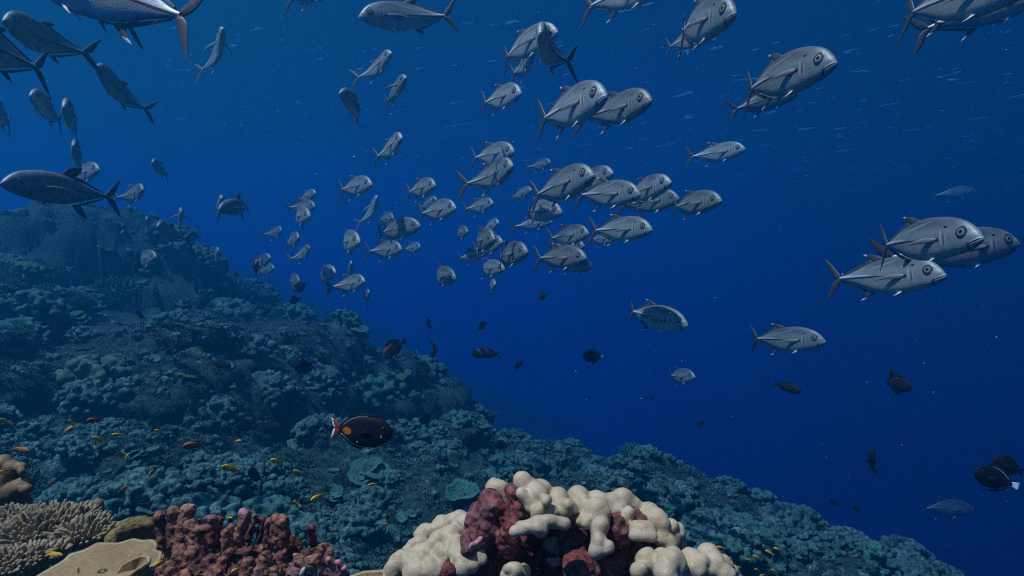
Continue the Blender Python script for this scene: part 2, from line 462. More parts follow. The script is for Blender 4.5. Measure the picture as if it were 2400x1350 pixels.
def plain(name, col, rough=0.5, metal=0.0, spec=0.4):
    m, nt, b = new_mat(name)
    nz = noise(nt, 14, 3, 0.6)
    c = mixc(nt, 1.0, col, ramp(nt, nz, [(0.3, 0.7), (0.7, 1.2)]), 'MULTIPLY')
    nt.links.new(c, b.inputs['Base Color'])
    b.inputs['Roughness'].default_value = rough; b.inputs['Metallic'].default_value = metal
    b.inputs['Specular IOR Level'].default_value = spec
    return m

MAT = {}
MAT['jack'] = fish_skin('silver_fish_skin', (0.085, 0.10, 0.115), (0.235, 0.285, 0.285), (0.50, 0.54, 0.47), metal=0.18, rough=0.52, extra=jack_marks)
MAT['jack_fin'] = plain('grey_fin', (0.07, 0.065, 0.07), 0.45)
MAT['pale_fin'] = plain('pale_fin', (0.26, 0.24, 0.22), 0.45)
MAT['white_tip'] = plain('white_fin_tip', (0.85, 0.82, 0.78), 0.5)
MAT['iris'] = plain('silver_iris', (0.38, 0.36, 0.30), 0.2, 0.3)
MAT['socket'] = plain('dark_eye_rim', (0.05, 0.05, 0.058), 0.35)
MAT['pupil'] = plain('black_pupil', (0.004, 0.004, 0.005), 0.08, 0.0, 0.6)
MAT['trevally'] = fish_skin('blue_grey_fish_skin', (0.14, 0.145, 0.15), (0.15, 0.18, 0.20), (0.16, 0.19, 0.20), metal=0.15, speck=0.6,
    extra=lambda nt, c, sp: mixc(nt, gauss2(nt, sp, -0.2, 0.002, 0.25, 0.007, 2.5), c, (0.01, 0.015, 0.03)))
MAT['trevally_fin'] = plain('dark_blue_fin', (0.025, 0.03, 0.05), 0.45)
MAT['black'] = fish_skin('black_fish_skin', (0.010, 0.009, 0.013), (0.014, 0.012, 0.017), (0.013, 0.011, 0.014), metal=0.0, rough=0.62, speck=0.4)
MAT['black_dot'] = fish_skin('black_fish_skin_with_dot', (0.010, 0.009, 0.013), (0.014, 0.012, 0.017), (0.013, 0.011, 0.014), metal=0.0, rough=0.62, speck=0.4,
    extra=lambda nt, c, sp: mixc(nt, gauss2(nt, sp, 0.13, -0.02, 0.045, 0.05, 1.5), c, (0.6, 0.42, 0.03)))
MAT['black_fin'] = plain('black_fin', (0.010, 0.009, 0.013), 0.6, 0.0, 0.12)
MAT['blue_line'] = plain('pale_blue_line', (0.42, 0.45, 0.55), 0.5)
MAT['orange'] = plain('orange_patch', (0.75, 0.16, 0.02), 0.5)
MAT['red_tail'] = plain('red_tail_membrane', (0.30, 0.028, 0.015), 0.5)
MAT['white'] = plain('white_marking', (0.85, 0.83, 0.80), 0.5)
MAT['yellow_dot'] = plain('yellow_dot', (0.7, 0.5, 0.03), 0.5)
MAT['surgeon'] = fish_skin('black_surgeonfish_skin', (0.008, 0.007, 0.010), (0.011, 0.009, 0.012), (0.010, 0.008, 0.010), metal=0.0, rough=0.6, speck=0.3,
    extra=lambda nt, c, sp: mixc(nt, gauss2(nt, sp, -0.195, -0.004, 0.080, 0.055, 6), mixc(nt, gauss2(nt, sp, 0.345, -0.045, 0.010, 0.028, 4), c, (0.8, 0.8, 0.85)), (0.75, 0.15, 0.015)))
MAT['brown'] = fish_skin('red_brown_fish_skin', (0.14, 0.05, 0.04), (0.36, 0.14, 0.09), (0.05, 0.03, 0.03), metal=0.0, rough=0.6, speck=0.6)
MAT['brown_fin'] = plain('dark_brown_fin', (0.03, 0.02, 0.025), 0.5)
MAT['spotted'] = fish_skin('spotted_fish_skin', (0.07, 0.07, 0.05), (0.10, 0.10, 0.07), (0.06, 0.06, 0.05), metal=0.0, rough=0.6, speck=0.9)
MAT['spotted_fin'] = plain('drab_fin', (0.05, 0.05, 0.04), 0.5)
MAT['anthias'] = fish_skin('yellow_fish_skin', (1.0, 0.62, 0.004), (1.0, 0.56, 0.006), (0.9, 0.36, 0.10), metal=0.0, rough=0.5, speck=0.25, zlo=-0.09, zhi=0.09)
MAT['anthias_fin'] = plain('orange_fin', (0.75, 0.25, 0.05), 0.5)
MAT['russet'] = fish_skin('dark_red_fish_skin', (0.34, 0.16, 0.03), (0.26, 0.07, 0.04), (0.16, 0.05, 0.06), metal=0.0, rough=0.5, zlo=-0.09, zhi=0.09)
MAT['russet_fin'] = plain('dark_red_fin', (0.2, 0.06, 0.04), 0.5)
MAT['wrasse'] = fish_skin('yellow_purple_fish_skin', (0.75, 0.42, 0.02), (0.20, 0.12, 0.22), (0.14, 0.09, 0.20), metal=0.0, rough=0.5, zlo=-0.10, zhi=0.06)
MAT['butter'] = fish_skin('grey_banded_fish_skin', (0.24, 0.19, 0.14), (0.30, 0.24, 0.18), (0.34, 0.29, 0.22), metal=0.0, rough=0.55,
    extra=lambda nt, c, sp: mixc(nt, gauss2(nt, sp, 0.33, 0.0, 0.035, 0.30, 4), mixc(nt, gauss2(nt, sp, 0.43, 0.0, 0.09, 0.3, 2), c, (0.75, 0.68, 0.55)), (0.01, 0.01, 0.01)))

# ------------------------------------------------------------------ fish: kinds.  Each returns [(part name, mesh, [materials], parent part)]
def geo_mesh(name, g, mats, tip=None):
    me = mesh_from(name, g[0], g[1])
    for mt in mats: me.materials.append(mt)
    if tip is not None and len(mats) > 1:
        n = len(me.polygons); ctr = np.zeros(n * 3); me.polygons.foreach_get('center', ctr); ctr = ctr.reshape(-1, 3)
        idx = np.zeros(n, dtype=np.int32); idx[tip(ctr)] = 1
        me.polygons.foreach_set('material_index', idx)
    return me

JS = [0, .015, .05, .11, .19, .29, .39, .5, .6, .7, .8, .86, .905]
def jack_parts(bend, skin='jack', fin='jack_fin', dz=0.97, spread=0.35, big_dorsal=1.0, belly=1.0, eye_r=0.0365, pel='white_tip', pec_m='pale_fin'):
    top = np.array([-.020, .004, .048, .096, .128, .147, .151, .139, .112, .074, .036, .020, .017]) * dz
    bot = np.array([-.042, -.058, -.082, -.107, -.126, -.144, -.149, -.139, -.112, -.072, -.036, -.021, -.018]) * dz * belly
    wid = [.008, .019, .031, .042, .049, .052, .050, .044, .039, .027, .017, .013, .006]
    P = []
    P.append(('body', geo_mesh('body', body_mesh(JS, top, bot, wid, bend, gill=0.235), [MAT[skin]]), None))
    up = fin_mesh([(-.37, .012), (-.43, .085), (-.49, .150), (-.54, .188)], [(-.41, -.004), (-.456, .026), (-.488, .085), (-.535, .184)], bend)
    lo = fin_mesh([(-.37, -.012), (-.43, -.085), (-.49, -.150), (-.54, -.188)], [(-.41, .004), (-.456, -.026), (-.488, -.085), (-.535, -.184)], bend)
    P.append(('tail_fin', geo_mesh('tail_fin', join_geo([up, lo]), [MAT[fin]]), None))
    b = big_dorsal
    d1 = fin_mesh([(.03, .140*dz), (-.03, .170*dz*b), (-.10, .188*dz*b), (-.16, .190*dz*b)], [(-.07, .122*dz), (-.09, .140*dz), (-.12, .163*dz), (-.158, .188*dz*b)], bend, 0.005)
    d2 = fin_mesh([(-.06, .124*dz), (-.10, .145*dz)], [(-.36, .022*dz), (-.36, .032*dz)], bend, 0.004, m=14)
    P.append(('dorsal_fin', geo_mesh('dorsal_fin', join_geo([d1, d2]), [MAT[fin], MAT['white_tip']] if skin == 'jack' else [MAT[fin]],
        lambda c: (c[:, 0] < -.125) & (c[:, 2] > .172 * dz)), None))
    a1 = fin_mesh([(-.06, -.132*dz), (-.11, -.165*dz*b), (-.17, -.195*dz*b), (-.20, -.20*dz*b)], [(-.14, -.112*dz), (-.14, -.135*dz), (-.16, -.165*dz), (-.198, -.198*dz*b)], bend, 0.005)
    a2 = fin_mesh([(-.13, -.11*dz), (-.16, -.125*dz)], [(-.36, -.022*dz), (-.36, -.032*dz)], bend, 0.004, m=14)
    P.append(('anal_fin', geo_mesh('anal_fin', join_geo([a1, a2]), [MAT[fin], MAT['white_tip']] if skin == 'jack' else [MAT[fin]],
        lambda c: c[:, 2] < -.178 * dz), None))
    for sgn in (1, -1):
        o = 0.066 + 0.05 * spread
        pf = fin_mesh([(.225, sgn*.048, .000), (.15, sgn*(.052+.03*spread), .004), (.06, sgn*(.052+.055*spread), -.012), (-.01, sgn*(.052+.06*spread), -.035)],
                      [(.215, sgn*.048, -.024), (.165, sgn*(.052+.02*spread), -.031), (.09, sgn*(.052+.045*spread), -.030), (-.008, sgn*(.052+.06*spread), -.037)], bend, 0.004)
        P.append(('pectoral_fin', geo_mesh('pectoral_fin', pf, [MAT[pec_m]]), None))
        vf = fin_mesh([(.20, sgn*.018, -.122*dz*belly), (.16, sgn*.03, -.150*dz), (.115, sgn*.036, -.168*dz)], [(.155, sgn*.018, -.130*dz*belly), (.14, sgn*.028, -.148*dz), (.113, sgn*.036, -.166*dz)], bend, 0.004)
        P.append(('pelvic_fin', geo_mesh('pelvic_fin', vf, [MAT[pel]]), None))
        ec = (.393, sgn * .0385, .026 * dz); tl = (.16, .20)
        P.append(('eye', geo_mesh('eye', join_geo([dome(ec, eye_r, .0045, sgn, bend, 18, 5, tl), dome(ec, eye_r * .68, .0060, sgn, bend, 18, 5, tl)]), [MAT['socket'], MAT['iris']],
            lambda c, ec=ec: np.hypot(c[:, 0] - ec[0], c[:, 2] - ec[2]) < eye_r * .63), None))
        P.append(('pupil', geo_mesh('pupil', dome(ec, eye_r * .47, .0073, sgn, bend, 16, 5, tl), [MAT['pupil']]), 'eye'))
    return P

def oval_parts(bend, skin, fin, h=0.25, wid=0.075, tail='fork', tail_m=None, line=True, s_eye=0.10, tail_edge=None, dot=None, fin_h=0.05, snout=0.0, body_len=0.86, tail_h=0.14, eye='socket'):
    """Surgeonfish and triggerfish: oval flat body, long low dorsal and anal fins."""
    s = np.array([0, .02, .07, .15, .27, .40, .53, .66, .77, .83, .87]) * body_len / .87
    e = np.array([.12, .30, .58, .82, .98, 1.0, .93, .70, .36, .19, .15])
    top = e * h + snout; bot = -e * h * np.array([1.3, .95, .9, .95, 1, 1, 1, 1, 1, 1, 1]) + snout * np.linspace(1, 0, 11)
    w = np.array([.12, .35, .65, .9, 1, 1, .9, .62, .3, .2, .15]) * wid
    P = [('body', geo_mesh('body', body_mesh(s, top, bot, w, bend, 40, 22), [MAT[skin]]), None)]
    xe = 0.5 - s[-1]
    tm = [MAT[tail_m or fin]] + ([MAT[tail_edge]] if tail_edge else [])
    th = tail_h
    if tail == 'fork':
        t = [fin_mesh([(xe + .03, .03), (xe - .05, th * .75), (xe - .15, th)], [(xe - .02, 0), (xe - .07, 0.0), (xe - .149, th * .985)], bend),
             fin_mesh([(xe + .03, -.03), (xe - .05, -th * .75), (xe - .15, -th)], [(xe - .02, 0), (xe - .07, 0.0), (xe - .149, -th * .985)], bend)]
        g = join_geo(t)
        tipf = lambda c: (c[:, 0] < xe - .062 - 3.0 * c[:, 2] ** 2) | (np.abs(c[:, 2]) > th * .86)
    else:
        g = fin_mesh([(xe + .03, .035), (xe - .07, th * .8), (xe - .13, th)], [(xe + .03, -.035), (xe - .07, -th * .8), (xe - .13, -th)], bend, m=11)
        tipf = lambda c: c[:, 0] < xe - .10
    P.append(('tail_fin', geo_mesh('tail_fin', g, tm, tipf), None))
    q = np.linspace(0.24, 0.80, 9) * body_len / .87
    tz = smooth_prof(s, top, q); bz = smooth_prof(s, bot, q)
    k = np.sin(np.linspace(0.25, 1, 9) * math.pi * .92) * fin_h
    mats = [MAT[fin]] + ([MAT['blue_line']] if line else [])
    for nm, zz, sg in (('dorsal_fin', tz, 1), ('anal_fin', bz, -1)):
        j0 = 0 if sg > 0 else 3
        g = fin_mesh([(0.5 - q[j], zz[j] - sg * .012) for j in range(j0, 9)], [(0.5 - q[j] - .04 * (j / 8), zz[j] + sg * k[j] * (1 + .5 * j / 8)) for j in range(j0, 9)], bend, 0.005, n=14, m=6)
        P.append((nm, geo_mesh(nm, g, mats, (lambda c, zz=zz, sg=sg, q=q: (sg * (c[:, 2] - np.interp(0.5 - c[:, 0], q, zz)) < .012) & (c[:, 0] < .10)) if line else None), None))
    for sg in (1, -1):
        g = fin_mesh([(.20, sg * wid * .98, .0), (.12, sg * (wid + .05), .03), (.05, sg * (wid + .07), .015)], [(.20, sg * wid * .98, -.06), (.13, sg * (wid + .03), -.07), (.06, sg * (wid + .06), -.04)], bend, 0.004)
        P.append(('pectoral_fin', geo_mesh('pectoral_fin', g, [MAT[dot or fin]]), None))
        ez = smooth_prof(s, top, np.array([s_eye + .03]))[0] * .45
        ey = smooth_prof(s, w, np.array([s_eye + .03]))[0] * .86
        P.append(('eye', geo_mesh('eye', dome((.5 - s_eye - .03, sg * ey, ez), .022, .012, sg, bend), [MAT[eye]]), None))
    return P

def slim_parts(bend, skin, fin, h=0.13, wid=0.06, tail_h=0.11, eye_r=0.02):
    """Small slender fish (anthias) and grouper-like fish."""
    s = np.array([0, .03, .10, .2, .33, .47, .6, .72, .80, .85])
    e = np.array([.10, .40, .72, .95, 1, .92, .74, .50, .36, .34])
    w = np.array([.2, .5, .8, 1, 1, .85, .6, .36, .22, .12]) * wid
    P = [('body', geo_mesh('body', body_mesh(s, e * h, -e * h * .95, w, bend, 30, 18), [MAT[skin]]), None)]
    t = [fin_mesh([(-.32, .03), (-.41, tail_h * .75), (-.50, tail_h)], [(-.35, 0), (-.40, .01), (-.49, tail_h * .97)], bend),
         fin_mesh([(-.32, -.03), (-.41, -tail_h * .75), (-.50, -tail_h)], [(-.35, 0), (-.40, -.01), (-.49, -tail_h * .97)], bend)]
    P.append(('tail_fin', geo_mesh('tail_fin', join_geo(t), [MAT[fin]]), None))
    q = np.linspace(.24, .74, 8); z = smooth_prof(s, e * h, q)
    g = fin_mesh([(.5 - a, b_ - .012) for a, b_ in zip(q, z)], [(.5 - a - .03, b_ + .045 * math.sin(.5 + i * .33)) for i, (a, b_) in enumerate(zip(q, z))], bend, 0.004, m=5)
    P.append(('dorsal_fin', geo_mesh('dorsal_fin', g, [MAT[fin]]), None))
    q = np.linspace(.52, .74, 6); z = smooth_prof(s, -e * h * .95, q)
    g = fin_mesh([(.5 - a, b_ + .01) for a, b_ in zip(q, z)], [(.5 - a - .03, b_ - .045 * math.sin(.9 + i * .35)) for i, (a, b_) in enumerate(zip(q, z))], bend, 0.004, m=5)
    P.append(('anal_fin', geo_mesh('anal_fin', g, [MAT[fin]]), None))
    for sg in (1, -1):
        g = fin_mesh([(.22, sg * wid * .97, -.005), (.14, sg * (wid + .03), .01), (.07, sg * (wid + .04), .0)], [(.22, sg * wid * .97, -.04), (.15, sg * (wid + .02), -.05), (.08, sg * (wid + .04), -.03)], bend, 0.003)
        P.append(('pectoral_fin', geo_mesh('pectoral_fin', g, [MAT[fin]]), None))
        P.append(('eye', geo_mesh('eye', dome((.41, sg * wid * .80, .035), eye_r, .008, sg, bend), [MAT['socket']]), None))
    return P

KINDS = {}
def kind(name, bend):
    key = (name, bend)
    if key not in KINDS:
        b = {'l': 0.55, 'r': -0.55, 's': 0.0, 'a': 0.28, 'b': -0.28}[bend]
        KINDS[key] = {
            'jack': lambda: jack_parts(b),
            'jack_spread': lambda: jack_parts(b, spread=2.2),
            'trevally': lambda: jack_parts(b, 'trevally', 'trevally_fin', 0.90, 1.2, 1.25, 0.95, 0.018, 'pale_fin', 'pale_fin'),
            'surgeon': lambda: oval_parts(b, 'surgeon', 'black_fin', 0.222, 0.065, 'fork', 'red_tail', True, tail_edge='white', fin_h=.032, tail_h=.15),
            'trigger': lambda: oval_parts(b, 'black', 'black_fin', 0.205, 0.075, 'fan', None, True, fin_h=.07, tail_h=.11),
            'dark': lambda: oval_parts(b, 'black', 'black_fin', 0.22, 0.075, 'fork', None, False, fin_h=.06, tail_h=.13),
            'whitetail': lambda: oval_parts(b, 'black_dot', 'black_fin', 0.215, 0.07, 'fan', 'white', True, fin_h=.05, tail_h=.08),
            'brown': lambda: oval_parts(b, 'brown', 'brown_fin', 0.23, 0.085, 'fan', None, False, fin_h=.10, tail_h=.12),
            'spotted': lambda: slim_parts(b, 'spotted', 'spotted_fin', 0.17, 0.07, 0.15),
            'darkslim': lambda: slim_parts(b, 'black', 'black_fin', 0.15, 0.07, 0.11),
            'anthias': lambda: slim_parts(b, 'anthias', 'anthias_fin', 0.12, 0.06),
            'russet': lambda: slim_parts(b, 'russet', 'russet_fin', 0.12, 0.06),
            'wrasse': lambda: slim_parts(b, 'wrasse', 'anthias_fin', 0.11, 0.06),
            'butter': lambda: oval_parts(b, 'butter', 'brown_fin', 0.27, 0.07, 'fan', 'white', False, fin_h=.06),
        }[name]()
    return KINDS[key]

MERGED = {}
def merged(name, bend):
    """The same fish as one mesh, for fish too small in view to show their parts."""
    key = (name, bend)
    if key not in MERGED:
        mats, V, Fs, MI, n = [], [], {3: [], 4: []}, {3: [], 4: []}, 0
        for _, me, _p in kind(name, bend):
            idx = []
            for mt in me.materials:
                if mt not in mats: mats.append(mt)
                idx.append(mats.index(mt))
            v = np.zeros(len(me.vertices) * 3); me.vertices.foreach_get('co', v); V.append(v.reshape(-1, 3))
            for p in me.polygons:
                Fs[len(p.vertices)].append([i + n for i in p.vertices]); MI[len(p.vertices)].append(idx[p.material_index])
            n += len(me.vertices)
        me = mesh_from(name, np.concatenate(V), [np.array(Fs[3]), np.array(Fs[4])])
        for mt in mats: me.materials.append(mt)
        mi = np.array(MI[3] + MI[4], dtype=np.int32)
        if len(mi) == len(me.polygons): me.polygons.foreach_set('material_index', mi)
        MERGED[key] = me
    return MERGED[key]

SPECIES = {  # kind -> (object name, category, true length, body height / length, group)
    'jack': ('jack_fish', 'jack fish', 0.62, 0.30, 'school of silver jacks'), 'jack_spread': ('jack_fish', 'jack fish', 0.62, 0.30, 'school of silver jacks'),
    'trevally': ('trevally', 'trevally', 0.66, 0.27, 'dark blue trevallies'), 'surgeon': ('surgeonfish', 'surgeonfish', 0.21, 0.47, 'black surgeonfish with orange spots'),
    'trigger': ('triggerfish', 'triggerfish', 0.24, 0.47, 'black reef fish'), 'dark': ('damselfish', 'reef fish', 0.18, 0.5, 'black reef fish'),
    'whitetail': ('triggerfish', 'triggerfish', 0.22, 0.54, 'black triggerfish with white tails'), 'brown': ('triggerfish', 'triggerfish', 0.26, 0.46, 'reddish triggerfish'),
    'spotted': ('grouper', 'grouper', 0.30, 0.33, None), 'darkslim': ('reef_fish', 'reef fish', 0.22, 0.30, 'black reef fish'),
    'anthias': ('anthias', 'small fish', 0.075, 0.23, 'small yellow fish over the coral'), 'russet': ('anthias', 'small fish', 0.085, 0.23, 'small dark red fish over the coral'),
    'wrasse': ('wrasse', 'small fish', 0.10, 0.21, None), 'butter': ('butterflyfish', 'butterflyfish', 0.11, 0.54, None)}

rfish = random.Random(5)
def place_fish(k, hx, hy, tx, ty, y, label, bend='s', away=False, length=None, roll=0.0, small=False):
    """A fish whose snout and tail fork stand on the sight lines (hx, hy) and (tx, ty), its middle about y metres away."""
    name, cat, L, hr, group = SPECIES[k]
    if bend == 's': bend = rfish.choice('ssab')
    L = length or L
    rh, rt = at(hx, hy, 1.0), at(tx, ty, 1.0)
    sg = -1.0 if away else 1.0
    def gap(d): return np.linalg.norm(rh * (y - sg * d / 2) - rt * (y + sg * d / 2))
    span = L * 0.96
    if gap(0) >= span:
        d = 0.0; span = gap(0)
    else:
        a, b = 0.0, span * 1.02
        for _ in range(40):
            c = (a + b) / 2
            if gap(c) < span: a = c
            else: b = c
        d = (a + b) / 2
    H, T = rh * (y - sg * d / 2), rt * (y + sg * d / 2)
    size = span / 0.96
    X = Vector(H - T).normalized()
    Zv = Vector((0, 0, 1)); Zv = (Zv - X * Zv.dot(X)).normalized()
    Y = Zv.cross(X)
    M = Matrix((X, Y, Zv)).transposed().to_4x4() @ Matrix.Rotation(roll, 4, 'X')
    loc = Vector(H) - X * (0.5 * size)
    v = rfish.uniform(-1, 1)
    M = Matrix.Translation(loc) @ M @ Matrix.Diagonal((size, size * (1 + .05 * v), size * (1 - .05 * v), 1))
    if small:
        root = link_mesh(name, merged(k, bend))
    else:
        root = empty(name, (0, 0, 0))
        done = {}
        for pn, me, par in kind(k, bend):
            done[pn] = link_mesh(pn, me, None, done[par] if par else root)
    root.matrix_world = M
    tag(root, label, cat, group)
    return root

# ------------------------------------------------------------------ foreground corals: blended capsules turned into meshes
def surface_nets(D, org, res):
    nx, ny, nz = D.shape
    S = D < 0
    c = [(i, j, k) for i in (0, 1) for j in (0, 1) for k in (0, 1)]
    sl = lambda A, i, j, k: A[i:nx - 1 + i, j:ny - 1 + j, k:nz - 1 + k]
    cnt = sum(sl(S, *q).astype(np.int8) for q in c)
    act = (cnt > 0) & (cnt < 8)
    idx = np.full(act.shape, -1, dtype=np.int64); cells = np.argwhere(act); idx[act] = np.arange(len(cells))
    acc = np.zeros((len(cells), 3)); num = np.zeros(len(cells))
    val = {q: sl(D, *q)[act] for q in c}
    for a in c:
        for ax in range(3):
            if a[ax]: continue
            b = list(a); b[ax] = 1; b = tuple(b)
            va, vb = val[a], val[b]
            m = (va < 0) != (vb < 0)
            t = np.where(m, va / np.where(m, va - vb, 1), 0)
            p = np.array(a, float)[None, :].repeat(len(cells), 0); p[:, ax] += t
            acc[m] += p[m]; num[m] += 1
    V = org + (cells + acc / num[:, None]) * res
    Fs = []
    for ax in range(3):
        u, v = (ax + 1) % 3, (ax + 2) % 3
        A = np.moveaxis(S, (ax, u, v), (0, 1, 2)); I = np.moveaxis(idx, (ax, u, v), (0, 1, 2))
        e = A[:-1, 1:-1, 1:-1] != A[1:, 1:-1, 1:-1]
        w = np.argwhere(e)
        if not len(w): continue
        q = [I[w[:, 0], w[:, 1] + du, w[:, 2] + dv] for du, dv in ((0, 0), (1, 0), (1, 1), (0, 1))]
        q = np.stack(q, 1)
        flip = ~A[:-1, 1:-1, 1:-1][e]
        q[flip] = q[flip][:, ::-1]
        Fs.append(q)
    Fs = np.concatenate(Fs)
    return V, [Fs[(Fs >= 0).all(1)]]

def sdf_geo(prims, res, k=0.012, rough=(), pad=0.03):
    """prims: rows (x0,y0,z0, x1,y1,z1, r0, r1): round cones melted together. rough: (scale, amplitude, octaves, seed) layers."""
    Pm = np.array(prims, float)
    rm = np.maximum(Pm[:, 6], Pm[:, 7]) + pad
    lo = np.minimum(Pm[:, :3] - rm[:, None], Pm[:, 3:6] - rm[:, None]).min(0); hi = np.maximum(Pm[:, :3] + rm[:, None], Pm[:, 3:6] + rm[:, None]).max(0)
    n = np.ceil((hi - lo) / res).astype(int) + 1
    ax = [lo[i] + np.arange(n[i]) * res for i in range(3)]
    E = np.zeros(n)
    for p in Pm:
        rr = max(p[6], p[7]) + k * 6
        b0, b1 = np.minimum(p[:3], p[3:6]) - rr, np.maximum(p[:3], p[3:6]) + rr
        s0 = np.clip(np.floor((b0 - lo) / res).astype(int), 0, n); s1 = np.clip(np.ceil((b1 - lo) / res).astype(int) + 1, 0, n)
        X, Y, Z = np.meshgrid(*[ax[i][s0[i]:s1[i]] for i in range(3)], indexing='ij')
        d = p[3:6] - p[:3]; L2 = max(d @ d, 1e-12)
        t = np.clip(((X - p[0]) * d[0] + (Y - p[1]) * d[1] + (Z - p[2]) * d[2]) / L2, 0, 1)
        dist = np.sqrt((X - p[0] - t * d[0]) ** 2 + (Y - p[1] - t * d[1]) ** 2 + (Z - p[2] - t * d[2]) ** 2) - (p[6] + (p[7] - p[6]) * t)
        E[s0[0]:s1[0], s0[1]:s1[1], s0[2]:s1[2]] += np.exp(np.clip(-dist / k, -60, 60))
    D = -k * np.log(np.maximum(E, 1e-26))
    near = np.abs(D) < 3 * res + sum(r[1] for r in rough)
    if rough:
        w = np.argwhere(near); Q = lo + w * res
        for sc, am, oc, sd_ in rough: D[near] += am * fnoise(Q, sc, oc, sd_) if oc else am * (0.6 - worley(Q, sc, sd_))
    return surface_nets(D, lo, res)

def pxprims(rows, y0):
    """rows in pixels: (px, py, radius_px, dy) blobs or (px, py, px2, py2, r1, r2, dy) limbs; y0 + dy is the depth in metres."""
    out = []
    for r in rows:
        if len(r) == 4:
            y = y0 + r[3]; p = at(r[0], r[1], y); rr = r[2] * y / F
            out.append((*p, *p, rr, rr))
        else:
            dy, dy2 = (r[6], r[6]) if len(r) == 7 else (r[6], r[7])
            out.append((*at(r[0], r[1], y0 + dy), *at(r[2], r[3], y0 + dy2), r[4] * (y0 + dy) / F, r[5] * (y0 + dy2) / F))
    return out

def coral_mat(name, stops, scale, detail=5, fine=120, fine_str=0.35, fine_dist=0.004, rough=0.65, tip=None, spec=0.3, speck=(0.75, 1.15), mid=None):
    m, nt, b = new_mat(name)
    c = ramp(nt, noise(nt, scale, detail, 0.6), stops)
    f = noise(nt, fine, 3, 0.6)
    c = mixc(nt, 1.0, c, ramp(nt, f, [(0.35, speck[0]), (0.65, speck[1])]), 'MULTIPLY')
    if mid is not None:
        c = mixc(nt, ramp(nt, noise(nt, mid[0], 4, 0.6, dist=0.6), [(mid[2], 0.0), (mid[2] + 0.06, 1.0)]), c, mid[1])
    nt.links.new(c, b.inputs['Base Color'])
    b.inputs['Roughness'].default_value = rough; b.inputs['Specular IOR Level'].default_value = spec
    bump(nt, f, fine_str, fine_dist, b)
    return m

CREAM = coral_mat('cream_coral_tissue', [(0.3, (0.41, 0.30, 0.185)), (0.55, (0.52, 0.395, 0.26)), (0.75, (0.60, 0.48, 0.34))], 9, 4, 330, 0.6, 0.0014, 0.5, speck=(0.84, 1.08), mid=(26, (0.26, 0.185, 0.10), 0.70))
MAROON = coral_mat('red_encrusted_rock', [(0.28, (0.035, 0.010, 0.011)), (0.45, (0.19, 0.042, 0.038)), (0.6, (0.15, 0.065, 0.065)), (0.72, (0.32, 0.085, 0.05))], 14, 6, 75, 0.9, 0.006, 0.75, spec=0.25, speck=(0.35, 1.5), mid=(22, (0.22, 0.16, 0.165), 0.66))
PINKROCK = coral_mat('pink_encrusted_rubble', [(0.28, (0.035, 0.014, 0.014)), (0.43, (0.13, 0.046, 0.042)), (0.56, (0.25, 0.105, 0.06)), (0.7, (0.22, 0.10, 0.11))], 17, 6, 85, 1.0, 0.006, 0.7, spec=0.3, speck=(0.4, 1.5), mid=(12, (0.24, 0.115, 0.14), 0.6))
PINK = coral_mat('pink_coralline_crust', [(0.3, (0.36, 0.12, 0.16)), (0.7, (0.52, 0.26, 0.30))], 30, 4, 150, 0.6, 0.003, 0.6)
OCHRE = coral_mat('ochre_coral', [(0.3, (0.12, 0.075, 0.02)), (0.7, (0.26, 0.175, 0.055))], 12, 4, 140, 0.9, 0.004, 0.7, speck=(0.5, 1.3))
TAN = coral_mat('tan_plate_coral_skin', [(0.3, (0.17, 0.105, 0.05)), (0.5, (0.28, 0.18, 0.085)), (0.75, (0.33, 0.22, 0.11))], 7, 6, 170, 0.5, 0.002, 0.6, speck=(0.8, 1.12), mid=(16, (0.24, 0.16, 0.08), 0.67))
RIM = coral_mat('pale_coral_rim', [(0.3, (0.34, 0.24, 0.135)), (0.7, (0.42, 0.31, 0.18))], 20, 3, 150, 0.4, 0.002, 0.6)
BROWNC = coral_mat('brown_coral_lobes', [(0.3, (0.13, 0.08, 0.035)), (0.7, (0.25, 0.16, 0.075))], 10, 4, 200, 0.5, 0.002, 0.6)
STAG = coral_mat('beige_branching_coral', [(0.3, (0.18, 0.13, 0.075)), (0.7, (0.34, 0.265, 0.165))], 14, 4, 160, 0.5, 0.002, 0.6)

def geo_obj(name, geo, mat, parent=None):
    V, Fq = geo[0], geo[1]
    me = mesh_from(name, V, Fq)
    return link_mesh(name, me, mat, parent)

def local(geo, c):
    return geo[0] - np.asarray(c), geo[1]

def knobby(rows, y0, seed, n=3, f=.45):
    """The rows as primitives, each with a few smaller knobs budding from its upper and front side."""
    r_ = np.random.default_rng(seed); out = pxprims(rows, y0)
    for p in list(out):
        for _ in range(n):
            t = r_.uniform(); c = np.array(p[:3]) * (1 - t) + np.array(p[3:6]) * t; r = p[6] * (1 - t) + p[7] * t
            d = r_.normal(0, 1, 3) + np.array([0, -.5, .6]); d /= np.linalg.norm(d)
            q = r * f * r_.uniform(.75, 1.2); c = c + d * r * .78
            out.append((*c, *c, q, q))
    return out

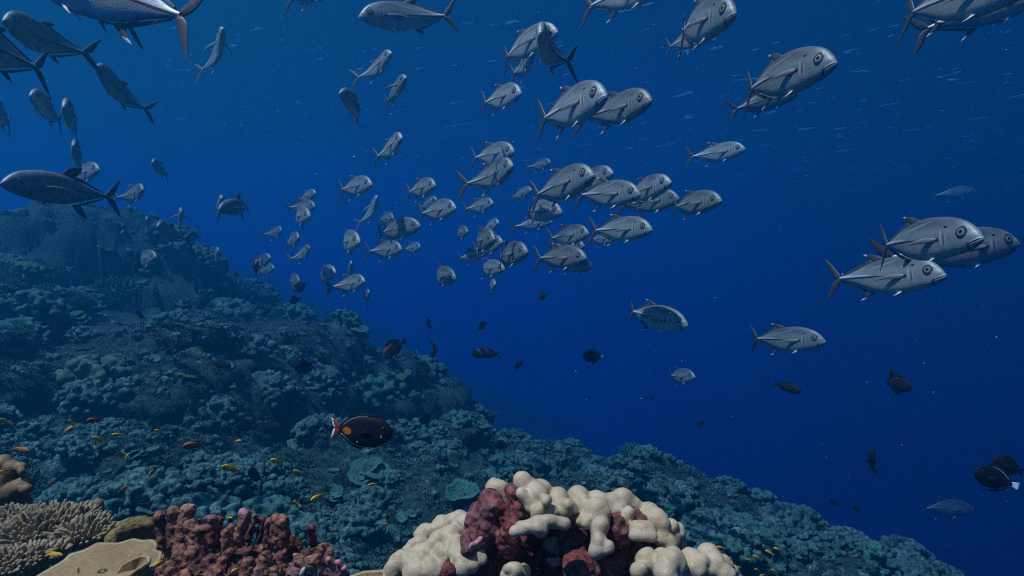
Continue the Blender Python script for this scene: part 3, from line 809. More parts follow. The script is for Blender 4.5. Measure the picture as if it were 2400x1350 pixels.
# --- the big cream lobed coral growing over dead red rock
Y0 = 1.10
base = at(1300, 1380, Y0)
lobed = empty('lobed_coral', base)
tag(lobed, 'large cream lobed coral growing over a cracked dark red rock in front', 'coral')
top_lobes = [(1225,1128,1248,1165,21,24,0.0),(1268,1146,1278,1178,24,26,0.01),(1262,1158,1256,1185,24,24,-0.02),(1236,1166,1285,1195,24,28,-0.005),
  (1222,1157,1262,1200,14,20,-0.03),(1262,1200,1256,1232,18,15,-0.05),(1206,1246,1228,1236,15,15,-0.085),(1228,1236,1260,1229,15,17,-0.085),(1260,1229,1290,1221,17,15,-0.085),(1290,1221,1324,1226,15,13,-0.08),
  (1258,1236,1270,1247,13,10,-0.10),(1286,1252,13,-0.05) if False else (1268,1244,11,-0.10),(1307,1172,29,0.0),(1316,1192,23,-0.02),(1330,1184,1318,1212,16,11,-0.035),(1342,1192,13,-0.03),
  (1290,1200,1270,1215,18,16,-0.04),(1281,1172,14,-0.045)]
back_lobes = [(1160,1147,21,0.05),(1177,1149,19,0.05),(1180,1168,20,0.05),(1150,1165,16,0.06)]
right_lobes = [(1355,1167,1350,1195,27,26,0.02),(1366,1186,24,0.0),(1398,1174,1400,1200,24,28,0.02),(1431,1182,1425,1210,27,30,0.02),(1459,1171,1455,1200,27,28,0.03),(1446,1196,24,0.01),(1484,1184,1500,1222,20,20,0.03),
  (1400,1196,1407,1218,28,26,-0.03),(1371,1216,1385,1210,20,22,-0.03),(1374,1225,14,-0.05),(1410,1232,20,-0.05),(1402,1245,1402,1270,19,16,-0.055),(1402,1270,1394,1294,15,15,-0.07),(1394,1296,1426,1281,14,14,-0.075),
  (1523,1202,1530,1220,24,28,0.02),(1538,1220,1545,1238,29,27,0.0),(1508,1214,1500,1232,18,20,0.0),(1472,1205,16,-0.02),
  (1571,1234,1580,1266,18,17,0.03),(1588,1240,1596,1276,15,13,0.04),(1548,1255,1572,1284,24,18,-0.01),(1570,1284,1574,1300,17,14,-0.02),(1592,1303,9,0.0),
  (1494,1238,1518,1243,21,22,-0.045),(1486,1256,1528,1257,13,14,-0.06),(1516,1250,18,-0.05),(1462,1220,1480,1236,12,14,-0.02)]
small_lobes = [(1190,1345,18,-0.06),(1208,1340,20,-0.07),(1228,1343,17,-0.06),(1205,1362,24,-0.05)]
cave_lobe = [(1296,1272,20,0.05),(1312,1290,10,0.045),(1283,1268,12,0.05)]
for rows, k in ((top_lobes, .0036), (back_lobes, .004), (right_lobes, .0036), (small_lobes, .004), (cave_lobe, .004)):
    g = sdf_geo(knobby(rows, Y0, len(rows)), 0.0028, k * .65, [(60, 0.003, 0, 3), (20, 0.003, 2, 9)])
    geo_obj('lobe_cluster', local(g, base), CREAM, lobed)
rock_rows = [(1146,1172,24,0.0),(1158,1192,27,-0.01),(1126,1203,24,0.0),(1122,1230,25,0.0),(1143,1238,20,-0.02),(1130,1256,18,-0.01),(1200,1150,1206,1178,17,20,-0.01),(1219,1192,22,-0.015),(1238,1203,22,-0.015),(1196,1228,20,-0.03),(1193,1256,22,-0.03),(1190,1282,26,-0.02),
  (1103,1262,19,-0.01),(1098,1285,15,-0.03),(1150,1262,18,0.0),(1165,1290,30,0.03),(1225,1275,34,0.06),(1200,1310,44,0.05),(1140,1320,44,0.03),(1100,1330,34,0.03),(1255,1300,40,0.08),(1290,1235,22,0.06),(1260,1240,26,0.04),(1300,1340,44,0.07),
  (1356,1246,34,0.02),(1346,1270,28,0.01),(1368,1288,27,0.02),(1335,1235,24,0.05),(1395,1250,26,0.05),(1340,1300,26,0.04),(1405,1300,34,0.06),
  (1448,1228,1452,1262,26,27,-0.02),(1458,1288,24,-0.005),(1440,1300,24,0.03),(1482,1196,1494,1218,11,15,0.0),(1500,1285,36,0.06),(1545,1290,34,0.06),(1580,1300,26,0.06),(1475,1258,16,0.0),
  (1358,1324,38,-0.03),(1388,1338,33,-0.03),(1424,1338,34,-0.02),(1466,1318,22,0.0),(1340,1345,30,-0.02),(1480,1340,30,0.03),(1540,1330,40,0.07),
  (1053,1338,17,-0.08),(1085,1345,20,-0.03),(1300,1200,40,0.09),(1400,1225,44,0.11),(1500,1250,48,0.13),(1200,1200,44,0.08),(1150,1240,40,0.09),(1240,1360,50,0.06),(1420,1370,60,0.06),(1140,1370,60,0.05),(1540,1370,50,0.09),(1300,1400,90,0.1),(1480,1400,80,0.12),(1130,1400,70,0.1)]
g = sdf_geo(pxprims(rock_rows, Y0), 0.0034, .0045, [(34, 0.011, 3, 5), (70, 0.005, 0, 4), (110, 0.004, 2, 8)])
geo_obj('dead_rock', local(g, base), MAROON, lobed)
for rows in ([(1108,1278,7,-0.055),(1118,1272,8,-0.06),(1126,1266,6,-0.058),(1133,1274,5,-0.055)], [(1288,1316,6,0.0),(1298,1322,7,0.0),(1308,1314,7,0.0),(1318,1320,6,0.0)]):
    g = sdf_geo(pxprims(rows, Y0), 0.0018, .003, [(110, 0.003, 2, 2)])
    geo_obj('pink_crust', local(g, base), PINK, lobed)

# --- cream mounds beside it, colonies of their own
def mound(rows, y0, label, k=.0019, mat=None, name='lobed_coral', res=0.0032, rough=((48, 0.006, 0, 13), (20, 0.004, 2, 19)), group=None, dz=1375, buds=False):
    pr = knobby(rows, y0, len(rows)) if buds else pxprims(rows, y0)
    c = np.array(pr)[:, :3].mean(0); c[2] = -(dz - 675) / F * y0
    g = sdf_geo(pr, res, k, rough)
    o = geo_obj(name, local(g, c), mat or CREAM)
    o.location = c
    return tag(o, label, 'coral', group)
mound([(1516,1316,24,0.02),(1498,1338,20,0.0),(1549,1314,20,0.03),(1574,1322,33,0.0),(1561,1340,28,-0.02),(1619,1306,1622,1345,21,30,0.03),(1628,1330,28,0.02),(1661,1302,1665,1335,24,30,0.05),(1672,1322,27,0.03),(1697,1324,20,0.05),(1716,1338,14,0.06),(1697,1345,22,0.02),(1600,1370,50,0.03),(1540,1375,40,0.03),(1660,1375,46,0.05),(1717,1368,24,0.06)],
      0.98, 'low cream lobed coral mound with tall knobs at the lower right of the red rock', buds=True)
mound([(1062,1222,18,0.10),(1086,1226,26,0.10),(1036,1234,22,0.09),(1021,1243,18,0.09),(1006,1248,12,0.08),(1071,1250,22,0.06),(1030,1269,24,0.03),(1056,1262,26,0.03),(985,1275,16,0.05),(967,1279,14,0.05),(1015,1288,24,0.01),(985,1297,20,0.01),(953,1294,12,0.04),(967,1303,16,0.02),(1065,1279,19,0.0),(1069,1272,12,-0.015),
       (935,1322,26,0.0),(964,1319,28,-0.01),(994,1325,28,-0.015),(918,1340,20,-0.01),(970,1343,28,-0.03),(1015,1337,28,-0.03),(1040,1300,26,-0.01),(1000,1260,30,0.10),(1040,1250,34,0.12),(1085,1250,26,0.10),(980,1360,50,0.03),(1040,1345,40,0.03),
       (1068,1294,18,-0.03),(1092,1300,22,-0.035),(1119,1303,19,-0.04),(1131,1311,12,-0.045),(1086,1318,22,-0.05),(1108,1324,15,-0.055),(1083,1333,15,-0.06)],
      1.12, 'knobbly cream coral spreading down the left flank of the red rock', rough=((44, 0.006, 0, 23), (20, 0.004, 2, 29)), buds=True)
mound([(1155+x, 1240+y, r, d) for x, y, r, d in [(-1000,0,1,0)]] if False else [(958,1292,12,0.0),(968,1296,10,0.0),(950,1300,14,0.02)], 1.19, 'two small ochre lobes at the left edge of the cream coral', mat=OCHRE, name='small_coral', dz=1330)

# --- tan plate coral at lower left: a wavy sheet with a pale rim
def sheet(outline, lift, th, mat, rim_mat, name, label, inner=9, seed=0, cat='coral', amp=0.01, group=None, cup=0.0):
    """outline: 3-D points of the rim in order; the sheet dips by `lift` (a vector) towards its middle and is th thick."""
    O = np.array(outline, float); n = 96
    d = np.concatenate([[0], np.cumsum(np.linalg.norm(np.diff(np.vstack([O, O[:1]]), axis=0), axis=1))]); q = np.linspace(0, d[-1], n, endpoint=False)
    Oc = np.vstack([O, O[:1]])
    rim = np.stack([np.interp(q, d, Oc[:, k]) for k in range(3)], 1)
    for _ in range(1): rim = (np.roll(rim, 1, 0) + 2 * rim + np.roll(rim, -1, 0)) / 4
    c = rim.mean(0) + np.asarray(lift)
    up = np.cross(rim[n // 4] - c, rim[0] - c)
    nrm = np.zeros(3)
    for k in range(n): nrm += np.cross(rim[k] - c, rim[(k + 1) % n] - c)
    nrm /= np.linalg.norm(nrm)
    if nrm[2] < 0: nrm = -nrm
    T, rings = [], np.linspace(0, 1, inner + 1)[1:]
    for t in rings:
        p = c + (rim - c) * t + np.asarray(lift) * 0
        p = p + nrm[None, :] * (amp * fnoise(p, 14, 2, seed) + cup * (t ** 3))[:, None]
        T.append(p)
    top = np.concatenate(T); nb = len(top)
    thk = np.repeat(th * (1 - 0.55 * rings ** 3), n)
    V = np.concatenate([top, top - nrm * thk[:, None], [c + nrm * 0], [c - nrm * th]])
    i = (np.arange(inner - 1)[:, None] * n + np.arange(n)).ravel(); j = (np.arange(inner - 1)[:, None] * n + (np.arange(n) + 1) % n).ravel()
    f1 = np.stack([i, j, j + n, i + n], 1); f2 = f1[:, ::-1] + nb
    e = (inner - 1) * n + np.arange(n); e2 = (inner - 1) * n + (np.arange(n) + 1) % n
    f3 = np.stack([e, e2, e2 + nb, e + nb], 1)
    r = np.arange(n); r2 = (r + 1) % n
    tri = np.concatenate([np.stack([r2 * 0 + 2 * nb, r2, r], 1), np.stack([r * 0 + 2 * nb + 1, r + nb, r2 + nb], 1)])
    ctr = c.copy()
    me = mesh_from(name, V - ctr, [f1[:, ::-1], f2[:, ::-1], f3[:, ::-1], tri])
    me.materials.append(mat)
    if rim_mat:
        me.materials.append(rim_mat)
        mi = np.zeros(len(me.polygons), dtype=np.int32); nt_ = len(f1)
        mi[nt_ - n:nt_] = 1; mi[2 * nt_:2 * nt_ + n] = 1
        if len(mi) == len(f1) * 2 + len(f3) + len(tri): me.polygons.foreach_set('material_index', mi)
    o = link_mesh(name, me); o.location = ctr
    if label: tag(o, label, cat, group)
    return o
YP = 0.86
pl = [(60,1375,-.06),(83,1350,-.04),(118,1330,-.02),(151,1310,0.0),(161,1297,.015),(199,1287,.03),(227,1270,.05),(277,1269,.05),(312,1257,.06),(338,1264,.05),(358,1261,.05),(372,1272,.04),(363,1288,.03),(380,1293,.02),(379,1308,0.0),(362,1326,-.03),(330,1342,-.06),(290,1385,-.10),(150,1400,-.10)]
plate = empty('plate_coral', at(220, 1400, YP))
tag(plate, 'broad tan plate coral with a pale wavy rim and small dark scars', 'coral')
o = sheet([at(x, y, YP + d) for x, y, d in pl], (0, 0.0, -0.006), 0.010, TAN, RIM, 'plate', None, 16, 3, amp=0.004)
o.parent = plate; o.location = Vector(o.location) - plate.location
o = sheet([at(x, y, YP - .05 + d) for x, y, d in [(268,1350,0),(285,1325,.0),(308,1312,.0),(338,1302,.01),(352,1306,.01),(350,1316,0),(325,1332,-.02),(295,1352,-.03),(280,1372,-.03)]], (0, 0.01, -0.008), 0.010, TAN, RIM, 'curled_plate', None, 9, 6, amp=0.003)
o.parent = plate; o.location = Vector(o.location) - plate.location
g = sdf_geo(pxprims([(220,1400,40,0.02),(120,1410,50,0.02),(300,1400,40,0.0),(220,1360,26,0.045)], YP), 0.006, .008, [(30, 0.006, 2, 5)])
geo_obj('stalk', local(g, np.array(plate.location)), OCHRE, plate)

# --- branching coral at the left edge: a dome bristling with short fingers
def finger_bush(c, rad, n, flen, frad, seed, squash=0.6, cone=1.25, lean=(0, 0, 0), sides=6, dirf=None):
    rng = np.random.default_rng(seed)
    V, Q, nv = [], [], 0
    th = np.arange(sides) * 2 * math.pi / sides
    for i in range(n):
        a = i * 2.399963; r = math.sqrt((i + .5) / n) * cone
        d = np.array([math.sin(r) * math.cos(a), math.sin(r) * math.sin(a), math.cos(r)])
        p0 = np.asarray(c) + d * rad * np.array([1, 1, squash]) * .78
        dd = d * np.array([1, 1, 1.0]) + np.array([0, 0, .35]) + rng.normal(0, .16, 3) + np.asarray(lean); dd /= np.linalg.norm(dd)
        L = flen * rng.uniform(.7, 1.25) + rad * .12; rr = frad * rng.uniform(.8, 1.15)
        u = np.cross(dd, [0.3, 0.8, 0.1]); u /= np.linalg.norm(u); w = np.cross(dd, u)
        bendv = rng.normal(0, .12, 3)
        for t, s in ((0, 1.25), (.4, 1.1), (.78, .95), (.95, .66)):
            ctr = p0 + dd * L * t + bendv * L * t * t
            V.append(ctr + (np.cos(th)[:, None] * u + np.sin(th)[:, None] * w) * rr * s)
        V.append((p0 + dd * L * 1.03 + bendv * L)[None])
        for k in range(3):
            for s in range(sides):
                Q.append([nv + k * sides + s, nv + k * sides + (s + 1) % sides, nv + (k + 1) * sides + (s + 1) % sides, nv + (k + 1) * sides + s])
        tip = nv + 4 * sides
        for s in range(sides): Q.append([nv + 3 * sides + s, nv + 3 * sides + (s + 1) % sides, tip, tip])
        nv += 4 * sides + 1
    V = np.concatenate(V); Q = np.array(Q)
    T = Q[Q[:, 2] == Q[:, 3]][:, :3]; Q = Q[Q[:, 2] != Q[:, 3]]
    return V, [Q, T]

def bush_obj(rows, y0, core_r, n, flen, frad, label, seed, name='branching_coral', mat=STAG):
    """rows: (px, py, rx px, dy) domes; fingers on every dome, one mesh for the colony."""
    parts = []
    for k, (px, py, r, dy) in enumerate(rows):
        y = y0 + dy; c = at(px, py, y); rad = r * y / F
        g = sdf_geo([(*c, *c, rad * .70, rad * .70)], rad / 12, .004)
        g = (np.stack([g[0][:, 0], g[0][:, 1], c[2] + (g[0][:, 2] - c[2]) * .60], 1), g[1])
        parts += [g, finger_bush(c, rad, int(n * (r / rows[0][2]) ** 2), flen, frad, seed + k)]
    V, Fs = join_geo(parts)
    c = at(rows[0][0], rows[0][1], y0)
    me = mesh_from(name, V - c, Fs)
    o = link_mesh(name, me, mat); o.location = c
    return tag(o, label, 'coral')
bush_obj([(120,1270,112,0.0),(195,1272,70,-0.03),(45,1255,80,0.03),(20,1225,40,0.05)], 1.16, .07, 330, .016, .0036, 'bristly beige branching coral dome at the left edge above the tan plate', 5)
bush_obj([(20,1345,70,0.0),(70,1320,50,0.02),(130,1300,26,0.05)], 0.98, .06, 190, .013, .0035, 'small pale branching coral tuft in the bottom left corner', 9)

# --- brown lobed columns behind it
mound([(5,1085,18,0.0),(28,1098,17,0.0),(48,1096,12,0.0),(20,1110,24,0.01),(50,1106,10,-.01),(58,1132,18,0.0),(42,1142,18,-.01),(62,1145,12,-.02),(15,1155,26,0.0),(30,1150,16,-.01),(50,1148,50,1210,15,24,.01),(20,1160,15,1250,30,40,.02),(-10,1130,-10,1250,50,60,.03),(12,1120,22,0.0),(25,1250,30,1330,60,70,.04)],
      1.32, 'tall brown coral column with stacked knobs at the left picture edge', mat=BROWNC, name='column_coral', res=0.004, dz=1330)
mound([(207,1186,14,0.0),(228,1183,13,0.0),(195,1196,10,.01),(222,1200,16,0.0),(215,1215,210,1270,20,34,.01)], 1.28, 'two rounded brown coral knobs standing behind the branching dome', mat=BROWNC, name='column_coral', res=0.0032, dz=1300)
mound([(250,1232,10,0.0),(240,1238,9,0.0),(246,1245,246,1290,15,26,.01)], 1.2, 'single small brown coral knob right of the branching dome', mat=BROWNC, name='column_coral', res=0.003, dz=1300)
mound([(300,1240,26,0.0),(330,1232,22,0.01),(350,1228,16,0.0),(275,1262,26,0.0),(410,1268,18,-.03),(405,1290,20,-.03),(425,1282,14,-.03),(418,1310,24,-.03),(395,1320,24,-.02),(430,1318,14,-.04),(340,1262,34,.03),(390,1270,30,.03),(380,1340,60,.05),(300,1290,60,.06)], 1.10,
      'low ochre lumpy coral behind the tan plate rim', mat=OCHRE, name='lump_coral', rough=((40, 0.004, 3, 33), (130, 0.002, 2, 8)))

# --- dead finger coral crusted pink and orange
YR = 1.04
fing = [(376,1206,384,1270,12,15,0.02),(368,1213,8,0.01),(406,1202,414,1275,15,20,0.0),(400,1206,8,-.01),(438,1195,428,1268,14,17,-.01),(448,1193,9,-.01),(446,1232,466,1288,15,20,-.03),(455,1240,486,1240,8,9,-.035),(498,1218,494,1268,12,15,0.0),(490,1214,6,-.005),(515,1216,510,1278,7,11,0.02),(528,1246,528,1300,9,12,-.02),(541,1236,541,1296,7,9,0.0),
 (577,1206,572,1226,11,11,-.01),(570,1226,551,1285,11,13,-.01),(598,1212,577,1282,6,9,0.015),(615,1217,605,1284,6,9,0.02),(631,1221,628,1280,9,11,0.0),(650,1220,650,1272,13,15,-.01),(666,1221,664,1274,12,15,-.01),(641,1216,5,-.01),(658,1214,5,-.01),
 (730,1238,731,1260,9,8,0.02),(731,1260,736,1302,6,8,0.02),(742,1252,4,0.01),(721,1241,5,0.01),(750,1284,754,1322,11,12,0.02),(762,1282,8,0.03),(768,1302,9,0.02),
 (468,1222,472,1280,7,10,.01),(560,1240,548,1290,6,9,.01),(686,1258,684,1300,7,10,.02),(700,1264,704,1300,6,9,.02),(776,1290,780,1330,7,9,.02),(420,1216,424,1270,7,10,.02),
 (424,1295,446,1343,19,24,-.02),(452,1299,474,1346,18,20,-.05),(492,1313,488,1348,13,18,-.05),(508,1303,524,1333,14,18,.0),(538,1297,520,1324,11,15,-.04),(545,1305,584,1292,9,12,-.03),(584,1297,612,1290,12,13,-.02),(566,1319,596,1353,14,20,-.03),(622,1309,616,1353,16,20,-.05),(640,1312,13,-.01),(656,1305,662,1338,12,16,-.03),(690,1294,13,.02),(714,1299,712,1324,12,15,.0),(700,1322,16,-.01),(735,1318,14,.0),
 (582,1318,574,1370,14,18,-.06),(668,1294,7,-.04),(610,1340,600,1370,16,20,-.06),(700,1312,716,1334,13,15,-.04),(740,1310,724,1324,10,12,-.04),(738,1338,18,-.04),(690,1342,18,-.04),(770,1312,7,.0),(776,1324,9,0.0),(793,1324,8,.01),(800,1340,12,.01),(786,1342,13,.0),(811,1346,9,.02),(505,1345,20,-.06),(548,1340,540,1375,13,16,-.06),(475,1352,20,-.05),(440,1352,20,-.05),(640,1345,18,-.05),
 (450,1385,55,.02),(540,1392,55,.02),(640,1395,55,.02),(740,1395,45,.02),(600,1362,48,.06),(520,1366,52,.06),(680,1368,44,.06),(440,1356,44,.06),(750,1376,34,.04),(400,1330,34,.03)]
fing_obj = mound(fing, YR, 'jagged dead finger coral crusted pink and orange left of the cream coral', k=.0022, mat=PINKROCK, name='dead_finger_coral', res=0.0026, rough=((80, 0.0022, 0, 43), (190, 0.0036, 2, 47)), dz=1380)
for rows in ([(700,1308,8,-.03),(712,1315,9,-.03),(724,1318,8,-.035),(738,1312,7,-.03),(744,1304,6,-.02),(690,1302,5,-.02)], [(770,1312,6,-.01)], [(793,1318,7,0.0),(806,1332,6,0.0)], [(570,1202,9,-.008),(579,1204,5,-.01)], [(436,1190,8,-.012),(447,1188,6,-.012)]):
    g = sdf_geo(pxprims(rows, YR), 0.0022, .003, [(90, 0.004, 2, 3)])
    geo_obj('pink_crust', local(g, np.array(fing_obj.location)), PINK, fing_obj)
o = sheet([at(x, y, 1.0 + d) for x, y, d in [(795,1362,0),(822,1345,.02),(850,1336,.03),(880,1336,.03),(905,1334,.03),(905,1350,0),(880,1348,0),(860,1356,-.02),(845,1375,-.03)]], (0, 0, -.01), .008, OCHRE, RIM, 'plate_coral', 'small ochre plate coral with a white rim between pink rubble and cream coral', 6, 8, amp=.003)

# ------------------------------------------------------------------ reef corals: colonies one can tell apart, then the ground cover
RPX = 1200 + REEF_P[..., 0] / REEF_P[..., 1] * F
RPY = 675 - REEF_P[..., 2] / REEF_P[..., 1] * F
_far = REEF_P[..., 1] > 2.6
def reef_at(px, py):
    """Nearest reef surface point on the sight line through a pixel."""
    d = np.hypot(RPX - px, RPY - py)
    lim = 9.0
    while True:
        ok = (d < lim) & _far
        if ok.any(): break
        lim *= 1.6
    cand = np.argwhere(ok); ys = REEF_P[..., 1][ok]
    near = ys < ys.min() + 0.6
    cand = cand[near]; k = cand[np.argmin(d[cand[:, 0], cand[:, 1]])]
    return REEF_P[k[0], k[1]].copy(), REEF_N[k[0], k[1]].copy()

RC = {
 'teal': coral_mat('blue_green_plate_coral_skin', [(0.3, (0.027, 0.092, 0.076)), (0.7, (0.066, 0.179, 0.140))], 6, 4, 45, 0.7, 0.01, 0.75, speck=(0.6, 1.2), spec=0.1),
 'pale': coral_mat('pale_plate_coral_skin', [(0.3, (0.048, 0.107, 0.068)), (0.7, (0.104, 0.193, 0.120))], 6, 4, 45, 0.7, 0.01, 0.75, speck=(0.6, 1.2), spec=0.1),
 'olive': coral_mat('olive_coral_skin', [(0.3, (0.029, 0.066, 0.030)), (0.7, (0.077, 0.148, 0.067))], 6, 4, 45, 1.0, 0.02, 0.8, speck=(0.35, 1.6), spec=0.1),
 'grey': coral_mat('grey_knobbly_coral_skin', [(0.3, (0.026, 0.064, 0.060)), (0.7, (0.089, 0.175, 0.155))], 5, 4, 40, 1.0, 0.02, 0.8, speck=(0.35, 1.6), spec=0.1),
 'lilac': coral_mat('lilac_grey_coral_skin', [(0.3, (0.036, 0.066, 0.092)), (0.7, (0.105, 0.180, 0.241))], 5, 4, 40, 1.0, 0.02, 0.8, speck=(0.35, 1.6), spec=0.1),
}
RC['rim'] = coral_mat('pale_plate_rim', [(0.3, (0.087, 0.187, 0.151)), (0.7, (0.122, 0.234, 0.192))], 20, 3, 60, 0.4, 0.004, 0.7, spec=0.1)

def ring_sheet(c, r, tilt_n, seed, wav=0.16, th=0.02, cup=0.10, n=40, inner=6, ell=1.0):
    """A wavy round plate of radius r centred at c with normal tilt_n: (verts, faces) with the pale rim ring last."""
    rng = np.random.default_rng(seed)
    nz = np.asarray(tilt_n, float); nz = nz / np.linalg.norm(nz)
    u = np.cross(nz, [0.2, 0.9, 0.1]); u /= np.linalg.norm(u); w = np.cross(nz, u)
    a = np.linspace(0, 2 * math.pi, n, endpoint=False)
    ph = rng.uniform(0, 6.28, 5)
    rr = r * (1 + wav * (np.sin(2 * a + ph[0]) * .5 + np.sin(3 * a + ph[1]) * .5 + np.sin(5 * a + ph[2]) * .35 + np.sin(9 * a + ph[3]) * .25 + np.sin(14 * a + ph[4]) * .15))
    T, ts = [], (np.linspace(0, 1, inner + 1)[1:]) ** .8
    for t in ts:
        h = cup * r * t ** 2.2 + r * .06 * t * np.sin(4 * a + ph[1]) + r * .035 * t * np.sin(7 * a + ph[0])
        T.append(c + (np.cos(a) * rr * t)[:, None] * u + (np.sin(a) * rr * t * ell)[:, None] * w + h[:, None] * nz)
    top = np.concatenate(T); nb = len(top)
    low = top - nz * th * r / .2 * np.repeat(1 - .4 * ts, n)[:, None]
    V = np.concatenate([top, low, [c, c - nz * (th + r * .25)]])
    j = np.arange(n); j2 = (j + 1) % n
    f = [np.stack([k * n + j, (k + 1) * n + j, (k + 1) * n + j2, k * n + j2], 1) for k in range(inner - 1)]
    fb = [g[:, ::-1] + nb for g in f]
    e = (inner - 1) * n
    side = np.stack([e + j, e + j2, e + j2 + nb, e + j + nb], 1)[:, ::-1]
    tri = np.concatenate([np.stack([j * 0 + 2 * nb, j, j2], 1), np.stack([j * 0 + 2 * nb + 1, nb + j2, nb + j], 1)])
    return V, [np.concatenate(f + fb + [side]), tri]

def plates(px, py, r_px, count, label, mat, seed, cup=0.12, tilt=0.5, name='plate_coral', spread=0.75, ell=1.0, group=None, size=0.62):
    p, nrm = reef_at(px, py)
    y = p[1]; r = r_px * y / F
    root = empty(name, p); rng = np.random.default_rng(seed)
    tag(root, label, 'coral', group)
    V, Q = sdf_geo([(0, 0, -.5 * r, 0, 0, r * .12, r * .42, r * .28)], r / 9, r * .03, [(3 / r, r * .05, 2, seed)])
    geo_obj('stalk', (V, Q), RC['olive'], root)
    for k in range(count):
        if count == 1: off = np.array([0, 0, r * .2]); rr = r
        else:
            a = rng.uniform(0, 6.28) if k else 0; d = r * spread * math.sqrt((k + .3) / count)
            off = np.array([math.cos(a) * d, -abs(math.sin(a)) * d * .6, r * (.32 - .55 * k / count)]); rr = r * rng.uniform(.8, 1.15) * size
        tn = np.array([rng.normal(0, .14) + nrm[0] * .25, -tilt + rng.normal(0, .1), 1.0])
        V, Fs = ring_sheet(off, rr, tn, seed * 31 + k, cup=cup, ell=ell)
        geo_obj('plate', (V, Fs), RC[mat], root)
    return root

def knob_mound(px, py, rx_px, rz_px, label, mat, seed, knob=0.12, n=46, name='knobbly_coral'):
    p, nrm = reef_at(px, py)
    y = p[1]; rx, rz = rx_px * y / F, rz_px * y / F
    rng = np.random.default_rng(seed); pr = [(0, 0, -rz * .3, 0, 0, 0, rx * .62, rx * .55)]
    for k in range(n):
        a, t = rng.uniform(0, 6.28), math.sqrt(rng.uniform(0, 1))
        x, yy = math.cos(a) * t * rx, math.sin(a) * t * rx * .8
        z = rz * (math.sqrt(max(0, 1.02 - t * t)) - .15)
        q = knob * rx * rng.uniform(.7, 1.4)
        pr.append((x * .8, yy * .8, z * .7, x, yy, z, q, q * rng.uniform(.75, 1.1)))
    g = sdf_geo(pr, max(rx / 26, .006), rx * .018, [(5 / rx, rx * .02, 2, seed)])
    o = geo_obj(name, g, RC[mat]); o.location = p - nrm * rz * .1
    return tag(o, label, 'coral')

def bush(px, py, r_px, label, mat, seed, n=90, name='branching_coral', fl=.16, fr=.045, squash=.75):
    p, nrm = reef_at(px, py)
    r = r_px * p[1] / F
    g = finger_bush((0, 0, 0), r, n, r * fl, r * fr, seed, squash, 1.45, sides=5)
    s = sdf_geo([(0, 0, -r * .2, 0, 0, 0, r * .55, r * .62)], r / 9, r * .03)
    o = geo_obj(name, join_geo([g, s]), RC[mat]); o.location = p
    return tag(o, label, 'coral')

knob_mound(225, 885, 82, 62, 'large pale knobbly coral mound jutting from the dark left reef wall', 'pale', 1, .10, 80)
plates(872, 915, 42, 6, 'bright blue-green layered plate coral on the reef edge below the diving red fish', 'teal', 2, size=.7, spread=.8)
plates(862, 1112, 50, 8, 'large blue-green stacked plate coral right below the biggest surgeonfish', 'teal', 3, tilt=.6, size=.55)
plates(712, 1030, 32, 5, 'dull stacked plate coral left of the biggest surgeonfish', 'pale', 4)
plates(1090, 1166, 38, 1, 'wide cup-shaped plate coral just left of the cream lobes', 'teal', 5, cup=.42, tilt=.25, name='cup_coral')
plates(803, 1222, 21, 1, 'round rimmed plate coral, larger of the two below the stacked plates', 'teal', 6, cup=.2, tilt=.8)
plates(842, 1228, 15, 1, 'round rimmed plate coral, smaller of the two below the stacked plates', 'teal', 7, cup=.2, tilt=.7)
plates(495, 1052, 40, 4, 'pale lobed plate coral below the dark hollow, behind a dark red fish', 'pale', 8, tilt=.7)
plates(120, 1073, 40, 4, 'flat layered plate coral above the brown column, nearest the left edge', 'teal', 9, tilt=.45)
plates(207, 1068, 24, 1, 'round domed plate coral right of the flat layered one at left', 'pale', 10, cup=-.1, tilt=.6)
plates(292, 1070, 36, 2, 'wide drooping plate coral under a small upright yellow fish', 'teal', 11, tilt=.5)
plates(450, 1098, 40, 2, 'broad tilted plate coral left of the long yellow fish', 'pale', 12, tilt=.75)
plates(385, 1155, 36, 2, 'wavy vase-shaped plate coral below the dark olive fish', 'olive', 13, cup=.35, tilt=.6, name='cup_coral')
plates(445, 1138, 34, 6, 'stack of thin pale plates above the pink finger coral', 'pale', 14, tilt=.45, size=.5, spread=.9)
plates(450, 838, 30, 3, 'yellow-green folded plate coral on the upper left reef', 'olive', 15, tilt=.7)
plates(575, 815, 22, 1, 'round fan-like plate coral with a lit rim on the upper reef', 'teal', 16, cup=.25, tilt=.5)
plates(405, 892, 19, 1, 'small oval plate coral right of the big pale mound', 'teal', 17, tilt=.7)
plates(172, 748, 34, 5, 'shelf of thin plates under an overhang on the upper left reef', 'olive', 18, tilt=.3, size=.55)
plates(1137, 1122, 34, 2, 'oval table coral on the reef behind the tallest cream lobe', 'teal', 19, tilt=.35)
plates(955, 1208, 28, 2, 'bumpy table coral in shade left of the cream coral', 'teal', 20, tilt=.4)
plates(860, 1050, 22, 3, 'small layered plate coral touching the underside of the big surgeonfish', 'pale', 21, tilt=.6)
plates(905, 1250, 30, 4, 'low spread of plates near the cream coral with a tiny yellow fish above', 'teal', 22, tilt=.6)
plates(780, 1160, 28, 3, 'two-tiered plate coral beside the slanting yellow fish', 'teal', 23, tilt=.5)
plates(1000, 1000, 26, 2, 'faint plate coral on the lower reef behind an orange-spotted fish', 'teal', 24, tilt=.6)
knob_mound(640, 890, 40, 30, 'grey knobbly coral patch left of the white-tailed surgeonfish', 'grey', 25, .11, 50)
bush(275, 700, 62, 'broad bristly coral clump crowning the middle left reef', 'grey', 26, 130)
bush(560, 700, 46, 'bristly coral clump on the reef shoulder under the school', 'grey', 27, 100)
bush(760, 745, 26, 'bristly coral at the top of the second reef knoll', 'teal', 28, 70)
